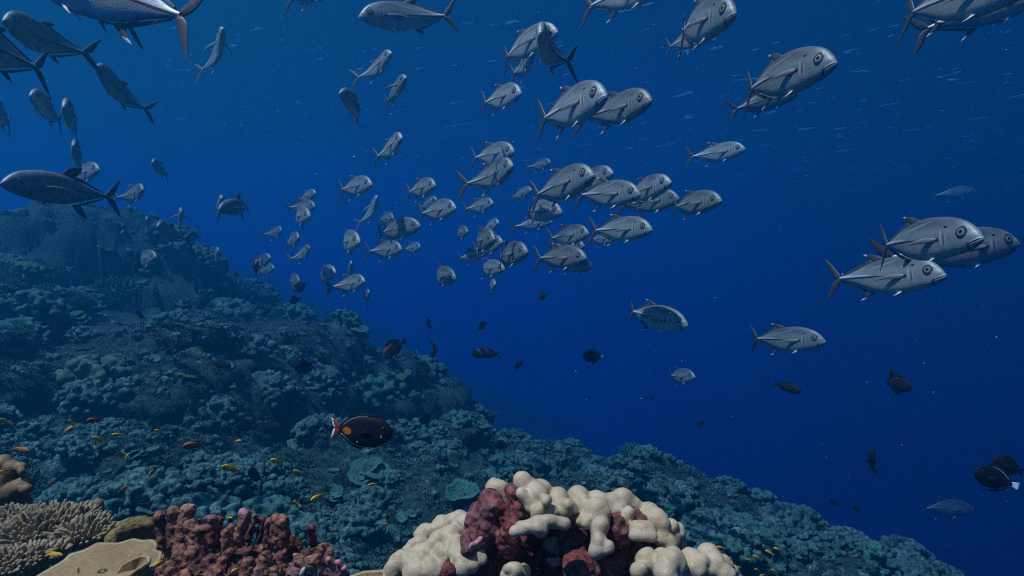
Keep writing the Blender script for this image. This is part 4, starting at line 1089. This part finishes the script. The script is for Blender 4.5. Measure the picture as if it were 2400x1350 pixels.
knob_mound(1312, 1078, 20, 14, 'small smooth round coral at the foot of the far right knoll', 'grey', 29, .14, 30)
knob_mound(1372, 1090, 26, 18, 'knobbly coral below the notch between two reef knolls', 'teal', 30, .12, 36)
bush(1480, 1068, 34, 'bushy coral topping the right reef knoll', 'teal', 31, 90)
bush(1425, 1150, 32, 'finely bristled dome coral right behind the cream lobes', 'teal', 32, 160, fl=.08, fr=.03)
bush(1545, 1130, 34, 'lilac bristly coral on the flank of the right knoll', 'lilac', 33, 90)
knob_mound(1895, 1242, 44, 24, 'smooth green coral mound on the lowest right ridge', 'teal', 34, .09, 60)
knob_mound(1772, 1240, 40, 20, 'knobbly green coral mound left of the smooth one on the lowest ridge', 'teal', 35, .10, 60)
plates(2060, 1300, 34, 3, 'plate coral at the far right end of the lowest ridge', 'teal', 36, tilt=.4)
bush(700, 1180, 24, 'small lilac bristly coral under two yellow fish', 'lilac', 37, 80)
knob_mound(640, 1150, 34, 26, 'sparkling grey knobbly coral above the finger coral', 'grey', 38, .09, 70)
bush(1640, 1250, 40, 'bristly teal coral on the slope right of the cream coral', 'teal', 39, 110)
knob_mound(420, 590, 52, 26, 'pale rounded coral head on the distant left knoll', 'grey', 40, .09, 60)
knob_mound(60, 640, 60, 30, 'shaggy coral head on the upper reef under the big trevally', 'olive', 41, .09, 60)

# --- ground cover: thousands of small corals, nobody could count them
def inst(protos, P, N, S, rng, up=0.5):
    """Copies of small proto meshes at points P, size S, in one mesh."""
    Vs, F3, F4, n = [], [], [], 0
    for p, nrm, s in zip(P, N, S):
        V, Fs = protos[rng.integers(len(protos))]
        z = nrm * (1 - up) + np.array([0, 0, up]) + rng.normal(0, .15, 3); z /= np.linalg.norm(z)
        a = rng.uniform(0, 6.28); u = np.cross(z, [math.cos(a), math.sin(a), .05]); u /= np.linalg.norm(u); w = np.cross(z, u)
        Vs.append((V[:, :1] * u + V[:, 1:2] * w + V[:, 2:] * z) * s + p)
        for f in Fs: (F3 if f.shape[1] == 3 else F4).append(f + n)
        n += len(V)
    out = []
    if F4: out.append(np.concatenate(F4))
    if F3: out.append(np.concatenate(F3))
    return np.concatenate(Vs), out

rng = np.random.default_rng(77)
vis = (REEF_P[..., 1] > 2.8) & (REEF_P[..., 1] < 24) & (RPX > -160) & (RPX < 2560) & (RPY < 1420)
Pv, Nv = REEF_P[vis], REEF_N[vis]
# area of each grid cell, for even scattering per picture area with a bias to near ones
yv = Pv[:, 1]
w = 1.0 / np.clip(yv / 8.0, 0.7, 4)
patch = fnoise(Pv, 0.8, 2, 91)
w = w * np.clip(patch * 2.6 + 0.9, 0.2, 1.6)
w /= w.sum()
def pick(n, sel=None):
    ww = w if sel is None else w * sel; ww = ww / ww.sum()
    i = rng.choice(len(Pv), n, p=ww)
    return Pv[i] + rng.normal(0, .04, (n, 3)) * np.array([1, 1, .1]), Nv[i], yv[i]
tufts = [finger_bush((0, 0, 0), 1.0, nn, .34, .10, 200 + k, .7, 1.5, sides=4) for k, nn in enumerate((16, 22, 28))]
def disc(seed):
    return ring_sheet(np.array([0, 0, .25]), 1.0, (0.1, -0.1, 1), seed, wav=.2, th=.012, cup=.14, n=16, inner=3)
discs = [disc(300 + k) for k in range(5)]
def lump(seed):
    pr = []
    r_ = np.random.default_rng(seed)
    for k in range(9):
        a = r_.uniform(0, 6.28); t = r_.uniform(0, .75); q = r_.uniform(.2, .36)
        pr.append((0, 0, -.2, math.cos(a) * t, math.sin(a) * t, r_.uniform(.1, .55), .25, q))
    return sdf_geo(pr, .14, .05)
lumps = [lump(400 + k) for k in range(4)]
def head(seed):
    r_ = np.random.default_rng(seed); pr = [(0, 0, -.5, 0, 0, .05, .7, .62)]
    for k in range(75):
        a = r_.uniform(0, 6.28); t = math.sqrt(r_.uniform(0, 1)); z = .75 * math.sqrt(max(0, 1.02 - t * t)) - .05; q = r_.uniform(.06, .14)
        pr.append((math.cos(a) * t * .8, math.sin(a) * t * .8, z * .75, math.cos(a) * t, math.sin(a) * t, z, q, q))
    return sdf_geo(pr, .055, .014, [(9, .03, 2, seed)])
heads = [head(500 + k) for k in range(5)]
kind_patch = fnoise(Pv, 0.55, 2, 55)
for nm, protos, n, lo, hi, mat, sel, lab in (
    ('branching_coral_cover', tufts, 9000, .03, .075, 'grey', np.clip(kind_patch * 3 + .6, .05, 1), 'small greyish bristly corals carpeting the reef slope'),
    ('lilac_coral_cover', tufts, 1000, .03, .06, 'lilac', np.clip(-kind_patch * 3 + .3, .05, 1), 'small lilac bristly corals scattered over the reef slope'),
    ('plate_coral_cover', discs, 380, .04, .11, 'teal', np.clip(.5 - kind_patch * 2, .05, 1), 'small blue-green plate corals scattered over the reef slope'),
    ('olive_plate_cover', discs, 260, .04, .11, 'olive', np.clip(.5 - kind_patch * 2, .05, 1), 'small olive plate corals scattered over the reef slope'),
    ('rounded_coral_cover', heads, 150, .16, .36, 'grey', None, 'rounded knobbly coral heads crowding the reef slope'),
    ('green_coral_cover', heads, 110, .14, .32, 'teal', None, 'rounded blue-green coral heads crowding the reef slope'),
    ('knob_coral_cover', lumps, 3800, .03, .10, 'grey', None, 'small knobbly corals scattered over the reef slope')):
    P_, N_, y_ = pick(n, sel)
    S_ = rng.uniform(lo, hi, n) * np.clip(y_ / 7.0, .7, 1.7)
    geo = inst(protos, P_, N_, S_, rng, .6)
    tag(geo_obj(nm, geo, RC[mat]), lab, 'coral', kind='stuff')

# ------------------------------------------------------------------ fish: who swims where
# hx, hy (snout), tx, ty (tail fork), body height in px, bend, label
JACKS = [
 (25,-105,482,72,128,'s','huge near jack cut off by the top edge, its forked tail pointing right'),
 (165,-75,252,62,75,'l','jack mostly above the top edge, only belly fins hanging behind the huge one'),
 (8,40,158,128,80,'l','dark jack facing left under the huge one, mouth at the left edge'),
 (-190,40,100,165,92,'s','near jack leaving at the left edge, only its rear and forked tail showing'),
 (72,217,142,285,58,'s','dim jack turned left, half covered by the near forked tail'),
 (150,243,178,300,60,'s','dim jack facing the viewer beside the dim one turned left'),
 (-62,235,48,292,58,'s','dark jack half cut off by the left edge, lowest of the upper left cluster'),
 (226,150,312,262,58,'l','jack hanging head-up alone, tail down to the right, at upper left'),
 (522,62,504,180,52,'r','head-on jack overlapped by the huge forked tail, one fin stretched right'),
 (172,336,190,390,50,'s','dim head-on jack above the back of the blue-grey trevally'),
 (233,393,165,418,36,'s','pale jack facing right behind the dorsal fin of the blue-grey trevally'),
 (357,377,392,412,34,'s','small jack facing down-left by itself, right of the pale jack'),
 (336,440,302,468,42,'r','jack facing right just beyond the tail of the big trevally'),
 (520,460,510,512,38,'s','head-on jack with its side hidden by a small dark trevally'),
 (344,510,352,545,28,'s','small dim head-on jack, left one of a trio over the reef crest'),
 (370,525,412,562,42,'l','pale-lipped jack facing left just above the reef crest'),
 (425,492,420,530,36,'s','head-on jack with one fin out, topmost of the trio over the reef crest'),
 (285,543,315,572,26,'s','dark small jack against the reef crest, left of the trio'),
 (367,598,308,615,38,'l','jack facing right in front of the upper reef'),
 (428,580,470,592,22,'s','faint tiny jack in front of the upper reef, facing left'),
 (512,583,502,615,28,'s','faint head-on jack with both fins spread beside the reef shoulder'),
 (634,600,592,628,32,'s','jack behind the reddish triggerfish, upper of two'),
 (643,626,605,638,26,'s','jack behind the reddish triggerfish, lower of two'),
 (740,450,702,470,30,'s','dim jack at the top of a stack of three, left part of the school'),
 (739,481,684,488,32,'s','jack in the middle of a stack of three, left part of the school'),
 (727,502,675,510,44,'l','bright jack at the bottom of a stack of three, left part of the school'),
 (660,537,633,552,26,'r','small jack with a curled fin, left edge of the main school'),
 (701,553,672,572,34,'s','dim jack hanging below the stack of three'),
 (726,578,698,610,30,'r','slim jack turned towards the viewer, dark tail down-left, under the stack of three'),
 (872,428,798,446,48,'s','bright round jack with a white-tipped fin, left centre of the school'),
 (884,458,862,528,34,'r','head-on jack with both fins spread wide, left centre of the school'),
 (922,508,890,516,30,'s','dim jack peeking over the back of a bright longer one'),
 (986,525,874,548,50,'s','long bright silver jack in side view, left centre of the school'),
 (844,562,783,568,52,'l','deep-bodied jack with a tall tail raised behind, left centre'),
 (942,580,874,590,42,'s','jack directly under the long bright one'),
 (985,576,948,585,26,'s','faint small jack facing right, below the long bright one'),
 (824,614,818,648,28,'s','faint jack pointing up over a thin dark tail, low in the school'),
 (787,635,738,648,42,'s','round jack with a pale fin across its side, low left of the school'),
 (702,655,668,662,34,'l','jack touching a round black fish, low left of the school'),
 (855,655,795,675,42,'r','bright-faced jack low in the school over the reef'),
 (865,682,850,712,28,'s','faint jack behind and below the bright-faced one'),
 (822,652,806,668,20,'s','tiny faint jack behind the back of the bright-faced one'),
 (1021,430,956,452,46,'s','jack with a brassy eye by itself, above the shadowed one'),
 (1069,483,985,502,48,'s','jack with a pale head and a dark shadowed back'),
 (1024,466,986,488,30,'s','dim jack behind the shadowed back of another'),
 (1156,473,1098,492,34,'s','small jack facing right between the shadowed one and a dark tail'),
 (1069,648,998,643,46,'l','round jack with its tail raised, lowest in the centre of the school'),
 (1097,540,1062,550,32,'s','faint jack left of the dark crowded pair'),
 (1169,519,1132,540,30,'s','faint jack peeking above the dark crowded pair'),
 (1160,555,1100,570,58,'s','dark jack, front one of the crowded pair at the school centre'),
 (1178,563,1112,588,44,'s','jack behind the dark one, only its face sticking out'),
 (1140,590,1076,606,32,'s','faint jack with only its rear showing under the crowded pair'),
 (1183,627,1108,628,40,'l','jack crossed by the dark tail of the bigger one to its right'),
 (1237,585,1152,606,60,'s','bright jack turned half to the viewer, right of the crowded pair'),
 (1161,663,1142,678,32,'s','small faint jack alone below the lowest centre fish'),
 (1290,378,1250,394,27,'r','faint distant jack left of the overlapping big-eyed pair'),
 (1206,350,1108,372,52,'s','upper one of two overlapping jacks, left of the faint distant one'),
 (1202,382,1120,438,62,'r','lower one of two overlapping jacks, bigger-headed and tail down-left'),
 (1392,403,1252,460,80,'s','large dark-backed jack leading the upper row of the school'),
 (1437,400,1330,448,64,'s','jack behind the large dark-backed leader, head in shade'),
 (1573,422,1456,465,62,'s','grey jack above the brightest silver one'),
 (1502,450,1355,458,66,'s','brightest silver jack of the school, white anal fin below'),
 (1246,443,1200,464,28,'s','faint jack behind the tail of the large dark-backed leader'),
 (1318,493,1205,495,54,'l','jack under the dark-backed leader with another tail across it'),
 (1592,460,1462,484,54,'s','jack partly hidden between the brightest one and the right leader'),
 (1692,465,1563,486,58,'s','rightmost jack of the main school, leading in side view'),
 (1295,517,1205,533,30,'s','thin bluish jack gliding under the crossed one'),
 (1380,542,1288,560,46,'s','upper jack of a stack of three behind a big dark tail'),
 (1529,533,1388,541,62,'s','large clear jack in side view with a dark tail, lower right of the school'),
 (1370,573,1282,580,42,'s','middle jack of a stack of three behind a big dark tail'),
 (1375,600,1258,606,58,'s','lowest and largest jack of a stack of three behind a big dark tail'),
 (1388,622,1300,616,42,'s','jack behind the lowest of the three, its snout showing in front'),
 (1440,557,1385,562,28,'s','faint bluish jack under the large clear one'),
 (1747,345,1624,370,44,'s','lone jack in side view, right of the school under the near pair'),
 (800,-50,674,2,64,'s','jack cut off by the top edge with only tail and belly, left of centre'),
 (840,33,1052,46,68,'s','big jack in side view facing left near the top edge'),
 (917,120,862,193,46,'r','frowning jack facing the viewer below the left-facing one, tail left'),
 (952,178,906,242,44,'s','frowning jack with one pale fin out, second below the left-facing one'),
 (797,212,870,285,52,'r','dark-faced jack turned left, tail down to the right, top centre'),
 (942,318,897,372,50,'s','single jack facing right with a bright eye, over the school'),
 (1308,68,1163,135,80,'s','jack facing right behind the head-on one, near the top centre'),
 (1266,68,1287,152,58,'l','head-on jack covering the face of another near the top centre'),
 (1248,115,1220,178,40,'s','jack mostly hidden beneath the head-on one, white tail tip showing'),
 (1222,213,1132,243,58,'s','medium jack facing right under the head-on pair'),
 (1422,215,1268,282,98,'s','big jack, left one of the near pair at upper centre right'),
 (1528,228,1382,280,80,'s','big jack, right one of the near pair at upper centre right'),
 (1580,-62,1372,20,84,'s','jack cut off by the top edge, its tall tail standing right of centre'),
 (1726,22,1568,78,98,'s','big jack climbing to the right with its back cut by the top edge'),
 (1685,70,1552,110,48,'s','jack hidden behind the climbing one, only pale tail and belly showing'),
 (1962,137,1722,212,104,'s','biggest whole jack, clear dark eye, upper right'),
 (1869,215,1716,258,50,'s','dim jack under the belly of the biggest whole one'),
 (2440,-55,2092,32,120,'s','big jack cut off by the top right corner, dark forked tail at left'),
 (2440,-20,2172,62,84,'s','dim jack behind the one in the top right corner'),
 (2545,98,2394,120,60,'s','jack leaving at the right edge, only its dark tail showing'),
 (2304,548,2034,577,106,'s','front jack of the big overlapping trio at right'),
 (2388,563,2085,606,104,'s','rear jack of the big overlapping trio at right, nose furthest right'),
 (2217,637,1952,655,88,'s','lowest jack of the big overlapping trio at right'),
 (1613,757,1462,729,60,'s','jack sloping downwards alone over the deep blue, white fin tips'),
 (1935,795,1753,795,60,'s','level jack alone at lower right, white belly fins'),
 (1629,880,1560,882,36,'s','dim greenish jack alone under the sloping one'),
 (2287,446,2192,458,30,'s','barely visible jack far off above the big trio at right'),
 (2283,1193,2152,1187,50,'s','ghostly jack in the dark at lower right'),
]
DEPTH = {25: 1.95, -190: 2.5, 2287: 16.0, 2283: 11.0, 165: 3.2, 1437: 4.6, 1592: 5.2, 2388: 3.05, 1869: 5.6, 1685: 5.4, 1308: 3.7, 1266: 3.3, 1248: 4.8, 233: 6.0, 1178: 6.2, 1388: 6.4, 2440: 2.3}
seen_x = set()
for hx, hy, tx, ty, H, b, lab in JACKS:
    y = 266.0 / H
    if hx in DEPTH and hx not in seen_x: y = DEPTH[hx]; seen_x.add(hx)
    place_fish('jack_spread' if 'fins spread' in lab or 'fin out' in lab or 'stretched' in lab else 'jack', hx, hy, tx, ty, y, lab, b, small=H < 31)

place_fish('trevally', 0, 423, 268, 463, 3.3, 'big blue-grey trevally facing left over the reef at the left edge')
place_fish('trevally', 512, 488, 597, 482, 6.2, 'small dark blue trevally facing left in front of a head-on jack', 's')

# dark reef fish: kind, snout, tail, distance, label, bend
DARK = [
 ('surgeon',921,1016,772,1007,1.85,'largest black surgeonfish, orange spot and red white-edged tail, facing right','s'),
 ('surgeon',690,861,741,861,4.6,'black surgeonfish with a white tail facing left over the upper reef','s'),
 ('surgeon',556,1000,603,994,5.0,'dim black surgeonfish facing left, left of the largest one','s'),
 ('surgeon',981,984,1020,980,5.8,'black surgeonfish with an orange spot facing left, right of the largest one','s'),
 ('surgeon',1157,1043,1192,1044,6.4,'small black surgeonfish facing left on the reef behind the cream coral','s'),
 ('dark',716,662,693,684,6.2,'round black fish overlapping a jack low in the school','s'),
 ('dark',679,706,697,700,6.6,'round black fish just below the one touching a jack','l'),
 ('darkslim',636,722,616,736,8.5,'faint dark fish between the two left reef knolls','s'),
 ('darkslim',813,762,810,738,6.8,'thin black fish seen edge-on above the second reef knoll','s'),
 ('dark',1004,745,1003,769,6.0,'round black fish pointing up, over the deep centre','l'),
 ('dark',1121,770,1140,757,7.4,'faint round fish, highest of the dark ones right of the centre','s'),
 ('brown',899,838,938,797,5.2,'reddish-bellied triggerfish diving towards the reef edge','l'),
 ('brown',602,612,598,640,6.2,'reddish triggerfish seen head-on with thin fins spread, left of school','s'),
 ('trigger',1013,837,1023,798,5.2,'black triggerfish diving straight down with tail bent right','r'),
 ('spotted',1105,828,1172,830,6.0,'drab spotted grouper facing left over the deep centre','s'),
 ('darkslim',1224,845,1199,868,5.6,'slim black fish slanting up to the right, right of the grouper','l'),
 ('whitetail',1367,833,1413,838,5.2,'black triggerfish with a white tail facing left over the deep blue','s'),
 ('dark',1282,687,1263,702,7.4,'small black fish alone under the main school','s'),
 ('dark',1011,866,988,862,6.2,'round dark fish at the reef edge behind the grouper','s'),
 ('darkslim',1878,918,1813,898,4.4,'slim black fish facing down-right, under the level jack','s'),
 ('trigger',2137,905,2072,898,4.2,'black triggerfish with white fin lines, front one of a crossed pair','s'),
 ('dark',2086,866,2090,915,4.5,'black fish pointing up behind the triggerfish with white fin lines','l'),
 ('trigger',2046,1058,2036,1109,4.2,'black fish standing upright alone at lower right','l'),
 ('dark',2327,1078,2396,1106,3.2,'black fish facing left, upper one of the pair at the right edge','s'),
 ('whitetail',2284,1106,2374,1136,2.9,'black triggerfish with a white tail, lower one at the right edge','s'),
 ('dark',1650,984,1634,1003,9.5,'faint dark fish in the middle of the deep blue','s'),
 ('darkslim',1531,925,1526,938,10.5,'tiny faint dark fish under the dim greenish jack','s'),
 ('darkslim',541,856,492,853,4.8,'dark fish facing right along the upper reef','s'),
 ('darkslim',317,727,337,748,6.6,'dark fish diving along the upper left reef','s'),
 ('dark',458,668,462,690,7.8,'dark fish in the shadow of the left knoll','s'),
 ('darkslim',584,1102,606,1124,3.4,'thin black fish slanting down right of the long yellow fish','s'),
 ('dark',270,1113,305,1108,4.2,'dark fish low over the reef above the tan plate coral','s'),
 ('dark',585,918,575,932,6.0,'small dark fish hovering left of the knobbly grey coral','s'),
 ('darkslim',1941,1170,1970,1184,8.5,'ghostly slim fish over the right ridge, left of two','s'),
 ('darkslim',1997,1183,2021,1203,8.2,'ghostly slim fish over the right ridge, right of two','s'),
 ('dark',660,1000,612,1003,5.4,'dark round fish shadowed on the reef left of the biggest surgeonfish','s'),
]
for k, hx, hy, tx, ty, y, lab, b in DARK:
    place_fish(k, hx, hy, tx, ty, y, lab, b, small=y > 7)

TINY = [  # kind, snout, tail, distance, label, bend
 ('anthias',0,982,25,995,2.1,'yellow fish cut by the left edge below the dark reef hollow','l'),
 ('anthias',160,984,178,1000,2.3,'curved yellow fish, upper of two at the dark reef hollow','l'),
 ('anthias',170,1000,151,1012,2.6,'small yellow fish, lower of two at the dark reef hollow','s'),
 ('russet',203,986,240,983,2.0,'reddish-brown fish with a yellow back facing left in the dark hollow','s'),
 ('anthias',216,1025,249,1035,2.2,'yellow fish with a reddish tail facing left under the dark hollow','s'),
 ('anthias',263,1019,287,1018,2.5,'arched yellow fish above the drooping plate coral','l'),
 ('anthias',362,1008,383,1012,2.8,'tiny yellow fish left of the long dark red one','s'),
 ('anthias',303,1062,292,1078,2.8,'thin yellow fish nearly upright over the drooping plate coral','s'),
 ('russet',428,1046,482,1040,1.9,'long dark red fish facing left beside a pale plate coral','s'),
 ('russet',70,1058,25,1050,2.1,'dark red fish facing right near the left edge','s'),
 ('anthias',566,1032,551,1034,3.0,'tiny yellow fish facing right over the bright knobbly reef','s'),
 ('russet',349,1114,371,1091,2.3,'dull olive fish slanting down-left over the reef','s'),
 ('anthias',519,1093,562,1103,1.9,'longest yellow fish, facing left over the sparkling reef','s'),
 ('anthias',633,1078,665,1084,2.3,'yellow fish facing left, left below the biggest surgeonfish','s'),
 ('anthias',687,1103,708,1108,2.7,'smaller yellow fish below the one left of the biggest surgeonfish','s'),
 ('anthias',862,1138,882,1133,2.8,'tiny yellow fish in front of the stacked blue-green plates','s'),
 ('anthias',728,1173,762,1156,2.1,'clear yellow fish slanting up-right above the finger coral','s'),
 ('anthias',687,1174,703,1186,2.5,'plump yellow fish tail down, left of the slanting one','l'),
 ('anthias',545,1213,531,1214,2.2,'round yellow fish seen end-on above the finger coral','s'),
 ('anthias',897,1228,913,1229,3.0,'tiny bright yellow fish alone left of the cream coral','s'),
 ('anthias',38,1219,55,1240,1.05,'yellow fish slanting down over the beige branching coral','l'),
 ('anthias',-8,1108,24,1107,1.15,'yellow fish at the left edge in front of the brown column','s'),
 ('wrasse',148,1302,84,1307,1.0,'yellow and purple striped fish resting behind the tan plate coral','s'),
 ('anthias',362,1326,397,1310,0.80,'yellow fish at the right rim of the tan plate coral','s'),
 ('anthias',542,1341,568,1329,0.95,'yellow fish in front of the pink finger coral','s'),
 ('anthias',183,1329,185,1350,0.78,'yellow fish seen from behind on the tan plate coral','s'),
 ('anthias',614,1280,611,1303,0.98,'thin yellow fish upright between the pink coral fingers','s'),
 ('russet',299,1138,280,1152,2.4,'dark fish with an orange mark below the drooping plate coral','s'),
 ('russet',122,1127,110,1140,2.5,'small dark red fish near the brown column','s'),
 ('russet',348,1150,338,1154,3.4,'tiny dark red fish at the wavy vase coral','s'),
 ('russet',829,1203,817,1195,2.9,'dim orange-brown fish above the round rimmed plates','s'),
 ('russet',1768,1268,1758,1278,4.0,'dim orange fish over the right ridge, highest there','s'),
 ('anthias',1678,1282,1697,1284,3.0,'yellow fish with a red tail, leftmost of the lower right group','s'),
 ('anthias',1813,1284,1830,1290,3.1,'yellow fish with a dark tail, highest of the lower right group','s'),
 ('anthias',1794,1290,1812,1300,3.0,'slanting yellow fish, second highest of the lower right group','s'),
 ('anthias',1764,1302,1783,1310,2.9,'longest yellow fish in the middle of the lower right group','s'),
 ('anthias',1749,1310,1761,1314,3.3,'small yellow fish touching the longest one of the lower right group','s'),
 ('anthias',1810,1308,1810,1318,3.4,'upright yellow fish in the lower right group','s'),
 ('anthias',1724,1328,1739,1333,3.0,'yellow fish right beside the last cream coral knob','s'),
 ('anthias',1768,1333,1781,1338,3.1,'yellow fish under the longest one of the lower right group','s'),
 ('anthias',1807,1334,1821,1342,3.0,'pale yellow fish low in the lower right group','s'),
 ('anthias',1780,1350,1796,1347,3.0,'yellow fish at the bottom edge in the lower right group','s'),
 ('anthias',1900,1328,1896,1339,3.6,'small upright yellow fish right of the lower right group','s'),
 ('anthias',1945,1323,1951,1331,3.8,'tiny yellow fish furthest right over the ridge','s'),
 ('butter',703,1342,752,1345,0.92,'grey butterflyfish with a black eye bar in the pink rubble at the bottom edge','s'),
]
for k, hx, hy, tx, ty, y, lab, b in TINY:
    big = math.hypot(hx - tx, hy - ty) > 40
    L = None
    place_fish(k, hx, hy, tx, ty, y, lab, b, length=min(SPECIES[k][2] * 1.15, max(math.hypot(hx - tx, hy - ty) * y / F * 1.3, .02)), small=not big)

# ------------------------------------------------------------------ drifting specks in the water
rs = np.random.default_rng(12)
V, T, n = [], [], 0
o8 = np.array([(1,0,0),(-1,0,0),(0,1,0),(0,-1,0),(0,0,1),(0,0,-1)], float); f8 = np.array([(0,2,4),(2,1,4),(1,3,4),(3,0,4),(2,0,5),(1,2,5),(3,1,5),(0,3,5)])
for k in range(230):
    y = rs.uniform(0.7, 6.0); p = at(rs.uniform(-100, 2500), rs.uniform(-60, 1250), y)
    V.append(p + o8 * rs.uniform(.0006, .0016) * (0.6 + .25 * y)); T.append(f8 + n); n += 6
for px, py, y, r in ((830, 368, 2.0, .004), (743, 408, 2.2, .003), (1490, 161, 2.2, .003), (917, 268, 2.2, .0035), (1350, 870, 2.4, .003)):
    V.append(at(px, py, y) + o8 * r); T.append(f8 + n); n += 6
SNOW = plain('pale_speck', (0.6, 0.55, 0.5), 0.8)
tag(geo_obj('drifting_specks', (np.concatenate(V), [np.concatenate(T)]), SNOW), 'pale specks drifting in the sea water', 'specks', kind='stuff')

# ------------------------------------------------------------------ unseen sun blocker, added high overhead to shade the deep water at right
rc = np.random.default_rng(8)
pr = []
for k in range(60):
    a = rc.uniform(0, 1); b = rc.uniform(-1, 1)
    x, y, q = sd.x / sd.z * 205 + 20 + 120 * a, sd.y / sd.z * 205 + 50 + 95 * b, rc.uniform(15, 23)
    pr.append((x, y, 205 + rc.uniform(-4, 4), x, y, 205 + rc.uniform(4, 16), q, q * .8))
m, nt, b = new_mat('shade_cloud_white')
b.inputs['Base Color'].default_value = (0.85, 0.86, 0.88, 1); b.inputs['Roughness'].default_value = 1.0
tag(geo_obj('shade_cloud', sdf_geo(pr, 4.5, 2.0, [(.06, 4.0, 2, 3)], pad=12), m), 'unseen cloudlike shade caster added to darken the open sea at right', kind='structure')
